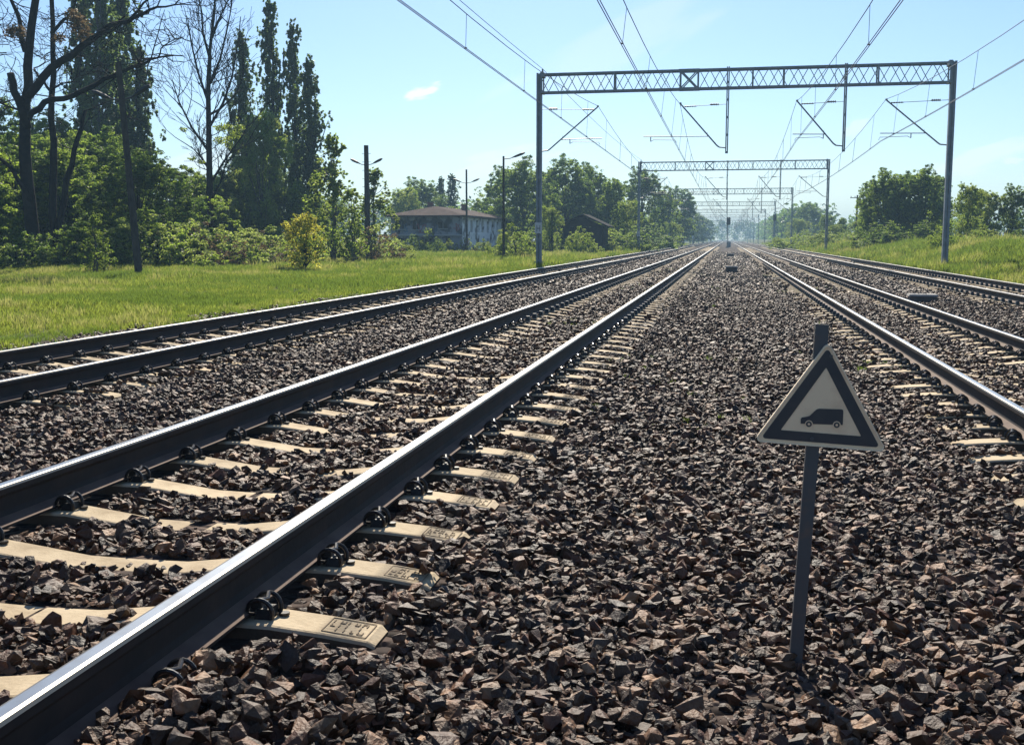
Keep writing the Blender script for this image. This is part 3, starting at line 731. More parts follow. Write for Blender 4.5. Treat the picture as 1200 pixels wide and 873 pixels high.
# ------------------------------------------------------------------ overhead wires
WN = ['leftmost overhead line above the track beside the field', 'overhead line above the second track from the left', 'overhead line above the track right of the sign', 'rightmost overhead line above the track by the bank']
WX = [(-6.2, -6.25, 6.07), (-2.32, -2.5, 6.05), (3.0, 3.0, 6.02), (6.95, 6.8, 6.0)]
for ti in range(4):
    mxn, cx, cz = WX[ti]
    root = thing('overhead_wires', WN[ti] + ', messenger and twin contact wires', 'overhead wires', (0, 0, 0), group='overhead wires above the tracks')
    mpts = []; sag = (1.0, 1.0, 1.15, 1.15)[ti]; dr = MB(); ndr = 0
    low = (.0, .0, -.18, -.25)[ti]
    def cxz(t, s): return cx + s * .18 * (-1 if int(t) % 2 else 1), cz + low * 4 * (t % 1) * (1 - t % 1)
    c1 = []; c2 = []
    for i in range(len(PY) - 1):
        a, b_ = PY[i], PY[i + 1]
        for k in range(14):
            t = k / 14; y = a + (b_ - a) * t; mpts.append((mxn + (cx - mxn) * .5 * math.sin(math.pi * t), y, 7.86 - sag * 4 * t * (1 - t)))
            zz = cz + low * 4 * t * (1 - t); c1.append((cx - .025, y, zz)); c2.append((cx + .025, y, zz))
        nd = 8
        for k in range(nd):
            t = (k + .5) / nd; y = a + (b_ - a) * t
            if i < 9 and y > 0:
                d_ = MB(); d_.tube([(mxn + (cx - mxn) * .5 * math.sin(math.pi * t), y, 7.86 - sag * 4 * t * (1 - t)), (cx, y, cz + low * 4 * t * (1 - t))], .0065 if y < 60 else .010, 5)
                d_.tube([(cx - .03, y, cz + low * 4 * t * (1 - t) + .02), (cx + .03, y, cz + low * 4 * t * (1 - t) + .02)], .02, 5)
                d_.build('dropper', M_WIRE, root)
    mpts.append((mxn, PY[-1], 7.86)); c1.append((cx - .025, PY[-1], cz)); c2.append((cx + .025, PY[-1], cz))
    MB().tube(mpts, .0115, 5).build('messenger_wire', M_WIRE, root)
    MB().tube(c1, .0105, 5).build('contact_wire', M_WIRE, root); MB().tube(c2, .0105, 5).build('contact_wire', M_WIRE, root)
pts = []
for i in range(len(PY) - 1):
    for k in range(14):
        t = k / 14; pts.append((-8.9, PY[i] + (PY[i + 1] - PY[i]) * t, ZT + .25 - .9 * 4 * t * (1 - t) * .35))
tag(MB().tube(pts, .012, 5).build('feeder_cable', M_WIRE), 'single feeder cable running over the tops of the left portal posts', 'cable')

# ------------------------------------------------------------------ signals, boxes, poles
def signal(x, y, h, label, flip):
    root = thing('railway_signal', label, 'signal', (x, y, float(terr(np.array([x]), np.array([y]))[0])))
    b = MB(); b.tube([(0, 0, 0), (0, 0, h - .3)], .07, 10); b.build('mast', M_STEEL, root)
    b = MB(); b.prism([(-.32, -.5), (-.2, -.62), (.2, -.62), (.32, -.5), (.32, .5), (.2, .62), (-.2, .62), (-.32, .5)], -.10, .02, 'Y')
    hd = b.build('signal_head', M_DARK, root, loc=(.12, -.1, h - .62))
    for k, z in enumerate((.40, .13, -.14, -.41)):
        q = MB(); q.tube([(0, -.10, z), (0, -.16, z)], .085, 12); q.tube([(0, -.13, z + .075), (0, -.33, z + .065)], [.1, .085], 10); q.build('lamp_hood', M_DARK, hd)
    q = MB()
    for s in (-.17, .17): q.bar((s, .16, .05), (s, .16, h - 1.3), .03, .03)
    z = .3
    while z < h - 1.4: q.bar((-.17, .16, z), (.17, .16, z), .02, .02); z += .3
    q.build('ladder', M_STEEL, root)
    q = MB(); q.box((flip * .3, -.02, .55), (.55, .4, .9)); q.box((flip * .3, -.02, 1.02), (.63, .48, .05)); q.build('relay_box', M_STEEL, root)
    q = MB(); q.box((0, 0, .04), (.5, .5, .3)); q.build('foundation', M_CBLOCK, root)
    return root
signal(.05, 185, 5.0, 'black-headed signal on a mast standing between the middle tracks', 1)
signal(8.75, 216, 6.1, 'black-headed signal on a mast standing by the right track', -1)

def block(name, x, y, w_, d_, h, label, cat, m, grp=None):
    z = float(terr(np.array([x]), np.array([y]))[0])
    root = thing(name, label, cat, (x, y, z - .02), rng.uniform(-.06, .06), grp)
    b = MB(); b.box((0, 0, h / 2), (w_, d_, h), taper=.94); b.build('body', m, root)
    b = MB(); b.box((0, 0, h + .02), (w_ * 1.06, d_ * 1.08, .045), taper=.95); b.build('lid', M_CBLOCK, root)
    b = MB(); b.bar((-.08, 0, h + .06), (.08, 0, h + .06), .015, .015); b.bar((-.08, 0, h + .03), (-.08, 0, h + .066), .015, .015); b.bar((.08, 0, h + .03), (.08, 0, h + .066), .015, .015); b.build('lid_handle', M_DARK, root)
M_BOXD = mat('dark_box', (.055, .05, .05), .8, noise=(6, (.10, .085, .08), .4, .7))
block('cable_pit', .22, 48.5, .50, .5, .26, 'low dark box with pale lid alone between the middle tracks', 'cable pit', M_BOXD)
block('cable_pit', .30, 92, .55, .5, .24, 'distant low pit with pale lid farther between the middle tracks', 'cable pit', M_BOXD)
block('cable_pit', 4.42, 26.3, .60, .55, .17, 'low dark concrete pit between the two right tracks', 'cable pit', M_BOXD)

def lamp_pole(x, y, h, label, double, rad, lean=0, arm=1.2):
    z = float(terr(np.array([x]), np.array([y]))[0])
    root = thing('lamp_post', label, 'lamp post', (x, y, z - .1)); root.rotation_euler = (0, lean, 0)
    b = MB(); b.tube([(0, 0, 0), (0, 0, h * .5), (0, 0, h)], [rad, rad * .85, rad * .72], 10)
    if rad > .12:
        zz = 3.5
        while zz < h - .2:
            b.tube([(-rad - .1, 0, zz), (rad + .1, 0, zz + .0)], .014, 5); zz += .55
    b.build('pole', M_POLE, root)
    for s in ((-1, 1) if double else (1,)):
        zz = h - 1.25 if double else h - .15
        b = MB(); b.tube([(0, 0, zz - .05), (s * .35 * arm, 0, zz), (s * .6 * arm, 0, zz + .10)], .028, 6); a = b.build('arm', M_DARK, root)
        q = MB(); q.tube([(s * .45 * arm, 0, zz + .05), (s * .65 * arm, 0, zz + .14), (s * .95 * arm, 0, zz + .28), (s * 1.12 * arm, 0, zz + .36)], [.03, .075, .09, .04], 8); q.build('lamp_head', M_DARK, a)
lamp_pole(-23.9, 71, 7.9, 'thick dark pole with two drooping lamps behind the leafy saplings', True, .21, arm=1.0)
lamp_pole(-24.9, 104, 8.2, 'thin pole with two lamps in front of the abandoned building', True, .11, arm=1.15)
lamp_pole(-14.7, 72, 6.9, 'thin dark pole with one lamp beside the round bush', False, .09, arm=1.3)
lamp_pole(-20.75, 36, 7.6, 'leaning dark lamp pole in front of the shaded thicket', True, .14, lean=R(-3.5), arm=1.0)

def utility_pole(x, y, h, label):
    z = float(terr(np.array([x]), np.array([y]))[0]); root = thing('utility_pole', label, 'utility pole', (x, y, z - .1))
    b = MB(); b.tube([(0, 0, 0), (0, 0, h)], [.15, .10], 8); b.build('pole', M_POLE, root)
    b = MB(); b.bar((-.9, 0, h - .35), (.9, 0, h - .35), .09, .09); c = b.build('crossarm', M_POLE, root)
    for s in (-.8, -.3, .3, .8): b = MB(); b.tube([(s, 0, h - .31), (s, 0, h - .12)], [.05, .035], 7); b.build('insulator', M_INS, c)
utility_pole(16.6, 150, 6.0, 'wooden utility pole on the bank left of the big dark trees')
utility_pole(-16.5, 104, 4.2, 'short dark utility pole beside the old shed')

# ------------------------------------------------------------------ abandoned building
def building():
    x0, x1, y0, y1, h = -33.2, -25.9, 106, 130, 4.0
    g0 = -.1
    root = thing('abandoned_building', 'abandoned two storey building with low brown hipped roof and graffiti', 'building', (x0, y0, g0))
    W, D = x1 - x0, y1 - y0
    M_WS = mat('stained_grey_render', (.30, .31, .33), .9, noise=(.8, (.06, .065, .075), .47, .55)); M_WH = mat('peeling_white_render', (.80, .80, .80), .9, noise=(.6, (.22, .22, .22), .54, .62))
    M_RF = mat('brown_roof', (.050, .034, .030), 1.0, spec=.1, noise=(2, (.10, .07, .06), .4, .7)); M_WIN = mat('dark_opening', (.012, .014, .018), .4); M_FR = mat('window_frame', (.35, .36, .36), .7)
    # walls with real openings: front (x-z at y=0) and side (y-z at x=W)
    def wall_openings(length, height, ops, t, axis, pos, m):
        b = MB(); us = sorted({0, length, *[o[0] for o in ops], *[o[1] for o in ops]}); vs = sorted({0, height, *[o[2] for o in ops], *[o[3] for o in ops]})
        for i in range(len(us) - 1):
            for j in range(len(vs) - 1):
                um, vm = (us[i] + us[i + 1]) / 2, (vs[j] + vs[j + 1]) / 2
                if any(o[0] < um < o[1] and o[2] < vm < o[3] for o in ops): continue
                c = (um, pos, vm) if axis == 'x' else (pos, um, vm); d = (us[i + 1] - us[i], t, vs[j + 1] - vs[j]) if axis == 'x' else (t, us[i + 1] - us[i], vs[j + 1] - vs[j])
                b.box(c, d)
        return b.build('wall', m, root)
    fo = [(.7, 1.5, 2.65, 3.45), (2.2, 3.0, 2.6, 3.5), (4.9, 5.8, 2.7, 3.3), (.9, 1.7, .9, 1.7), (3.0, 3.9, .8, 1.8), (5.2, 6.0, .8, 1.8)]
    so = []
    for k in range(9):
        u = 1.0 + k * 2.6
        so += [(u, u + 1.1, 2.35, 3.6)]
        if k % 2 == 0: so += [(u + .1, u + 1.2, .6, 1.7)]
    wall_openings(W, h, fo, .3, 'x', .15, M_WS); wall_openings(D - .31, h, so, .3, 'y', W - .155, M_WH).location = (0, .305, 0)
    wall_openings(W, h, [], .3, 'x', D - .15, M_WS); wall_openings(D - .62, h, [], .3, 'y', .15, M_WS).location = (0, .31, 0)
    b = MB(); b.box((W / 2, D / 2, .9), (W - .7, D - .7, .1)); b.box((W / 2, D / 2, 2.15), (W - .7, D - .7, .1)); b.build('inner_floor', M_WIN, root)
    for o in fo:
        q = MB(); q.box(((o[0] + o[1]) / 2, .22, (o[2] + o[3]) / 2), (o[1] - o[0] - .01, .03, o[3] - o[2] - .01)); wn_ = q.build('window', M_WIN, root)
        q = MB(); q.box(((o[0] + o[1]) / 2, .17, (o[2] + o[3]) / 2), (.05, .04, o[3] - o[2] - .02)); q.box(((o[0] + o[1]) / 2, -.02, o[2] - .04), (o[1] - o[0] + .2, .10, .07)); q.build('window_frame', M_FR, wn_)
    for o in so:
        q = MB(); q.box((W - .22, .305 + (o[0] + o[1]) / 2, (o[2] + o[3]) / 2), (.03, o[1] - o[0] - .01, o[3] - o[2] - .01)); wn_ = q.build('window', M_WIN, root)
        q = MB(); q.box((W - .17, .305 + (o[0] + o[1]) / 2, (o[2] + o[3]) / 2), (.04, .05, o[3] - o[2] - .02)); q.build('window_frame', M_FR, wn_)
    b = MB(); b.box((W / 2 - .1, -.12, 2.05), (W + .2, .30, .14)); b.build('ledge', mat('pale_ledge', (.42, .42, .42), .9), root)
    b = MB(); ov = .6; zt = h + 1.0; rx = W / 2
    b.add([(-ov, -ov, h), (W + ov, -ov, h), (W + ov, D + ov, h), (-ov, D + ov, h), (rx, W / 2 - .2, zt), (rx, D - W / 2, zt)], [(0, 1, 4), (1, 2, 5, 4), (2, 3, 5), (3, 0, 4, 5), (3, 2, 1, 0)])
    rf = b.build('roof', M_RF, root)
    b = MB(); b.box((W / 2, D / 2, h - .08), (W + 2 * ov - .1, D + 2 * ov - .1, .14)); b.build('eaves', mat('eaves', (.10, .08, .075), .8), rf)
    for (cx, cy) in ((2.6, 5.5), (4.4, 13)): b = MB(); b.box((cx, cy, h + .95), (.5, .5, .9)); b.box((cx, cy, h + 1.43), (.6, .6, .09)); b.build('chimney', mat('chimney_brick', (.19, .10, .08), .9), rf)
    # spray-painted strokes (each stroke a thin raised ribbon on the plaster)
    r = random.Random(5); cols = [(.02, .02, .025), (.10, .20, .30), (.55, .56, .58), (.30, .10, .12)]
    for k in range(9):
        b = MB(); cx, cz = (.5 + .85 * (k % 8), 1.3 + 1.6 * (k % 2) * .9); pts = [(cx, cz)]
        for j in range(9): pts.append((pts[-1][0] + r.uniform(-.3, .35), min(3.8, max(.3, cz + r.uniform(-.5, .5)))))
        pts = [p for p in pts if .1 < p[0] < W - .1]
        for a, c in zip(pts, pts[1:]): b.bar((a[0], -.004 - .0006 * k, a[1]), (c[0], -.004 - .0006 * k, c[1]), .09, .003, upn=(0, 1, 0))
        b.build('graffiti', mat('spray_paint', cols[k % 4], .7), root)
    for k in range(6):
        b = MB(); cy, cz = 2.2 + 4 * k, 1.6; pts = [(cy, cz)]
        for j in range(9): pts.append((pts[-1][0] + r.uniform(-.35, .5), cz + r.uniform(-.9, .9)))
        for a, c in zip(pts, pts[1:]): b.bar((W + .004 + .0006 * k, a[0], a[1]), (W + .004 + .0006 * k, c[0], c[1]), .12, .003, upn=(1, 0, 0))
        b.build('graffiti', mat('spray_paint', cols[0], .7), root)
building()

def shed():
    x0, y0 = -16.6, 112
    root = thing('wooden_shed', 'dark open timber shed with low gabled roof among the trees', 'shed', (x0, y0, .0)); m = mat('dark_timber', (.022, .021, .022), 1.0, spec=.05, noise=(4, (.04, .036, .036), .4, .7))
    W, D = 4.1, 5
    b = MB(); b.box((.4, D / 2, 1.4), (.8, D, 2.8)); b.box((W - .6, D / 2, 1.4), (1.2, D, 2.8)); b.box((W / 2, D - .1, 1.4), (W - 2.02, .15, 2.8)); b.build('wall', m, root)
    b = MB(); b.prism([(-.6, 2.75), (W / 2, 3.95), (W + .6, 2.75), (W + .6, 2.88), (W / 2, 4.12), (-.6, 2.88)], -.5, D + .5, 'Y'); b.build('roof', m, root)
    b = MB(); b.prism([(-.2, 2.80), (W + .2, 2.80), (W / 2, 3.84)], .05, .13, 'Y'); b.build('gable', m, root)
    for x in (1.15, 1.9, 2.6): b = MB(); b.box((x, .1, 1.4), (.13, .13, 2.8)); b.build('timber_post', m, root)
shed()

# ------------------------------------------------------------------ trees
def leaf_mesh(clumps, mats, seed, size, n_total, sub=0):
    """clumps: list of (cx,cy,cz,rx,ry,rz,weight,matidx)"""
    g = np.random.default_rng(seed); c = np.array([k[:7] for k in clumps], float); mi_ = np.array([k[7] if len(k) > 7 else 0 for k in clumps])
    if sub:                                     # break every clump into small sprays so that the outline is ragged and light comes through
        m_ = sub; idx = np.repeat(np.arange(len(c)), m_); d = g.normal(0, 1, (len(idx), 3)); d /= np.linalg.norm(d, axis=1)[:, None]
        cc = c[idx].copy(); cc[:, :3] += d * (g.random(len(idx)) ** .4 * 1.15)[:, None] * c[idx, 3:6]; cc[:, 3:6] *= g.uniform(.16, .36, (len(idx), 1)) * np.array([1.15, 1.15, .9]); cc[:, 6] *= g.uniform(.15, 1.6, len(idx)) ** 1.5
        mi_ = np.where(g.random(len(idx)) < .2, 1 - np.minimum(mi_[idx], 1), mi_[idx]) if len(mats) > 1 else mi_[idx]; c = cc
    wgt = c[:, 6] * c[:, 3] * c[:, 4] * c[:, 5]; wgt = c[:, 6] * (c[:, 3] * c[:, 4] * c[:, 5]) ** (2 / 3); wgt /= wgt.sum()
    k = g.choice(len(c), n_total, p=wgt)
    d = g.normal(0, 1, (n_total, 3)); d /= np.linalg.norm(d, axis=1)[:, None]
    rad = g.random(n_total) ** .45 * g.uniform(.85, 1.12, n_total)
    P = c[k, :3] + d * rad[:, None] * c[k, 3:6]
    a = g.normal(0, 1, (n_total, 3)); a[:, 2] *= .7; a /= np.linalg.norm(a, axis=1)[:, None]
    b = np.cross(a, g.normal(0, 1, (n_total, 3))); b /= np.linalg.norm(b, axis=1)[:, None]
    s = size * g.uniform(.55, 1.25, n_total)[:, None]
    V = np.stack([P - a * s * .5, P + b * s * .30 - a * s * .05, P + a * s * .5, P - b * s * .30 + a * s * .03], 1).reshape(-1, 3)
    Fc = np.arange(n_total * 4).reshape(-1, 4)
    V[:, 2] = np.maximum(V[:, 2], .02)
    return mesh_np('crown', V, Fc, mats, mi=mi_[k].astype(np.int32))

def grow(b, p, d, L, rad, depth, r, nseg=5, wob=.12, upb=.04, kids_=3, tips=None, spread=.8, sides=6, shrink=.62, minr=.012):
    pts = [p.copy()]; rads = [rad]; dd = d.normalized(); seg = L / nseg
    for i in range(nseg):
        dd = (dd + Vector((r.gauss(0, wob), r.gauss(0, wob), r.gauss(0, wob) + upb))).normalized()
        pts.append(pts[-1] + dd * seg); rads.append(max(minr, rad * (1 - .62 * (i + 1) / nseg)))
    b.tube(pts, rads, sides, cap=False)
    if tips is not None: tips.append((pts[-1], depth))
    if depth <= 0: return
    for k in range(kids_):
        i = r.randint(max(1, nseg // 3), nseg); q = pts[i]; ax = Vector((r.gauss(0, 1), r.gauss(0, 1), r.gauss(0, .5))).normalized()
        nd = (dd + ax * spread).normalized()
        grow(b, q, nd, L * shrink * r.uniform(.7, 1.15), max(minr, rads[i] * .62), depth - 1, r, max(3, nseg - 1), wob * 1.1, upb, kids_, tips, spread, max(4, sides - 1), shrink, minr)

HID = []
def make_tree(name, seed, H, shape, mats, nleaf, size, trunk_r, bark, clear=.07, trunks=1):
    """unit prototypes: root Empty with trunk and crown; height H"""
    r = random.Random(seed); cl = []
    if shape == 'round':
        n = 125
        for k in range(n):
            t = r.random() ** .9; z = H * (clear + (.95 - clear) * t); env = math.sin(math.pi * (.17 + .76 * t)) ** .62
            a = r.uniform(0, 6.28); q = math.sqrt(r.random()) * .35 * H * env * (1 + .22 * math.sin(2 * a + seed) + .12 * math.sin(3 * a + 5 * t)); s = H * r.uniform(.045, .105)
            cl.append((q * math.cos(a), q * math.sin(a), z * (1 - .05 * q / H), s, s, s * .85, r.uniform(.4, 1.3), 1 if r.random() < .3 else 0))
    elif shape == 'poplar':
        n = 210
        for k in range(n):
            t = k / n; z = H * (clear + (.97 - clear) * t); env = (1 - t) ** .40 * min(1, .35 + t * 2.5)
            a = r.uniform(0, 6.28); q = r.random() ** .6 * .088 * H * env * r.uniform(.4, 1.3); s = H * r.uniform(.009, .020) * (.5 + env * .6)
            cl.append((q * math.cos(a), q * math.sin(a), z + q * .5, s * .95, s * .95, s * 2.9, r.uniform(.3, 1.2), 1 if r.random() < .3 else 0))
    elif shape == 'bush':
        n = 42
        for k in range(n):
            a = r.uniform(0, 6.28); q = math.sqrt(r.random()) * H * .62; top = H * (1 - (q / (H * .75)) ** 2) * r.uniform(.75, 1.0); z = r.random() ** .7 * top; s = H * r.uniform(.09, .19)
            cl.append((q * math.cos(a), q * math.sin(a), max(s * .4, z - s * .5), s, s, s * .85, r.uniform(.3, 1.2), 1 if r.random() < .35 else 0))
    elif shape == 'sparse':
        n = 120
        for k in range(n):
            t = r.random(); z = H * (.08 + .92 * t); env = (1 - t) ** .6 * .9 + .12
            a = r.uniform(0, 6.28); q = r.random() ** .7 * .22 * H * env; s = H * r.uniform(.014, .036)
            cl.append((q * math.cos(a), q * math.sin(a), z, s, s, s * 1.5, r.uniform(.3, 1.2), 1 if r.random() < .3 else 0))
    elif shape == 'cone':
        n = 90
        for k in range(n):
            t = k / n; z = H * (.06 + .94 * t); env = (1 - t) ** .8 + .03
            a = r.uniform(0, 6.28); q = r.random() ** .5 * .24 * H * env; s = H * r.uniform(.025, .05)
            cl.append((q * math.cos(a), q * math.sin(a), z - q * .25, s * 1.3, s * 1.3, s * .6, r.uniform(.4, 1.2), 0))
    root = thing(name, 'x', 'tree' if shape != 'bush' else 'bush', (0, -500, 0))
    cm = leaf_mesh(cl, mats, seed, size, nleaf, sub=14 if shape in ('round', 'bush') else 8)
    c = bpy.data.objects.new('crown' if shape != 'bush' else 'foliage', cm); COL.objects.link(c); c.parent = root
    b = MB()
    for t in range(trunks):
        o = Vector((r.uniform(-.1, .1) * (trunks > 1) * H * .4, r.uniform(-.1, .1) * (trunks > 1) * H * .4, -.3)); lean = Vector((r.gauss(0, .03), r.gauss(0, .03), 1))
        pts = [o + Vector((lean.x * z, lean.y * z, z)) + Vector((r.gauss(0, .012 * H), r.gauss(0, .012 * H), 0)) * (z > 0) for z in np.linspace(0, H * (.9 if shape in ('poplar', 'cone', 'sparse') else .6 if shape == 'round' else .5), 8)]
        b.tube(pts, [trunk_r * (1 - .8 * i / 7) for i in range(8)], 8, cap=False)
        if shape != 'bush' or True:
            for q in r.sample(cl, min(len(cl), 26 if shape in ('round', 'poplar') else 14)):
                e = Vector(q[:3]); z0 = max(.1 * H, e.z - (.22 if shape == 'round' else .12) * H * r.uniform(.5, 1.2)); j = min(7, max(1, int(z0 / (H * .9) * 7)))
                s = pts[j]; m = (s + e) / 2 + Vector((0, 0, -.02 * H)); b.tube([s, m, e], [trunk_r * .32, trunk_r * .2, trunk_r * .07], 5, cap=False)
    t = b.build('trunk' if shape != 'bush' else 'stems', bark, root, smooth=True)
    HID.append(root)
    return dict(root=root, H=H, ch=[c, t], used=False)
PT = {
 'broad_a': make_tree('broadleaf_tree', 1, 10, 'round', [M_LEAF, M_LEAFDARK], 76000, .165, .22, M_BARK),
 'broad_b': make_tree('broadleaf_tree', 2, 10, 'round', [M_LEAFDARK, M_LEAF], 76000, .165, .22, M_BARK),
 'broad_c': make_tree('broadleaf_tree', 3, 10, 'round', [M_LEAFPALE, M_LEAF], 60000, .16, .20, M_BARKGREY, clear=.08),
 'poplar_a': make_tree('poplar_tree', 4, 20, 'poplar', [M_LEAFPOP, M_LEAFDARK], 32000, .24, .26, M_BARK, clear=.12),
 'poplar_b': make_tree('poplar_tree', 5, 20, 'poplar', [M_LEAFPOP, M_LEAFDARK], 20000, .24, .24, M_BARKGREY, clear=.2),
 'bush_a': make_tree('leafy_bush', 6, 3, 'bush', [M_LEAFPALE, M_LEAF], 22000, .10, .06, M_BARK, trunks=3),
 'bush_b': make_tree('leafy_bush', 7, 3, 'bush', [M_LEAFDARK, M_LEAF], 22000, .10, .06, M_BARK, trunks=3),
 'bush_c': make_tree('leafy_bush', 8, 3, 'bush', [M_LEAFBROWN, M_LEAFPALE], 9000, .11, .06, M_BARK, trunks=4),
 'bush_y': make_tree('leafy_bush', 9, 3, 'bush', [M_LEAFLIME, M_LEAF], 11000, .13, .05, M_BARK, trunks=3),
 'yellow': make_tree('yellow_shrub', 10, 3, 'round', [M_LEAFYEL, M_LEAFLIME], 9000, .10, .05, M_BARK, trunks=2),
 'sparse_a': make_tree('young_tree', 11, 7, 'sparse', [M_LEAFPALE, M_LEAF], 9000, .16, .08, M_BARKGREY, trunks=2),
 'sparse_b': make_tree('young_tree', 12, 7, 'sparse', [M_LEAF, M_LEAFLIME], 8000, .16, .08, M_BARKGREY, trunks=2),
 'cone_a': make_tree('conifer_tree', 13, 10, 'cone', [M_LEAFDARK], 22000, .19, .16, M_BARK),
}
tree_rng = random.Random(77)
def plant(kind, px, D, ytop, wide, label, cat=None, group=None, base=None):
    p = PT[kind]; x = ground_at(px, D); z = float(terr(np.array([x]), np.array([float(D)]))[0]) if base is None else base
    top = at(px, ytop, D).z; h = top - z; s = h / p['H']
    loc = (x, D, z - .05); sc_ = (s * wide, s * wide, s); rz = tree_rng.uniform(0, 6.28)
    if not p['used']:
        p['used'] = True; o = p['root']; o.location = loc; o.scale = sc_; o.rotation_euler[2] = rz
    else: o = copy_tree(p['root'], loc, rz, sc_, ch=p['ch'])
    o['label'] = label
    if cat: o['category'] = cat
    if group: o['group'] = group
    return o
G1 = 'trees in the thicket on the left'; G2 = 'trees behind the abandoned building'; G3 = 'trees along the left side of the line'; G4 = 'trees on the right bank'; G5 = 'bushes along the field edge'
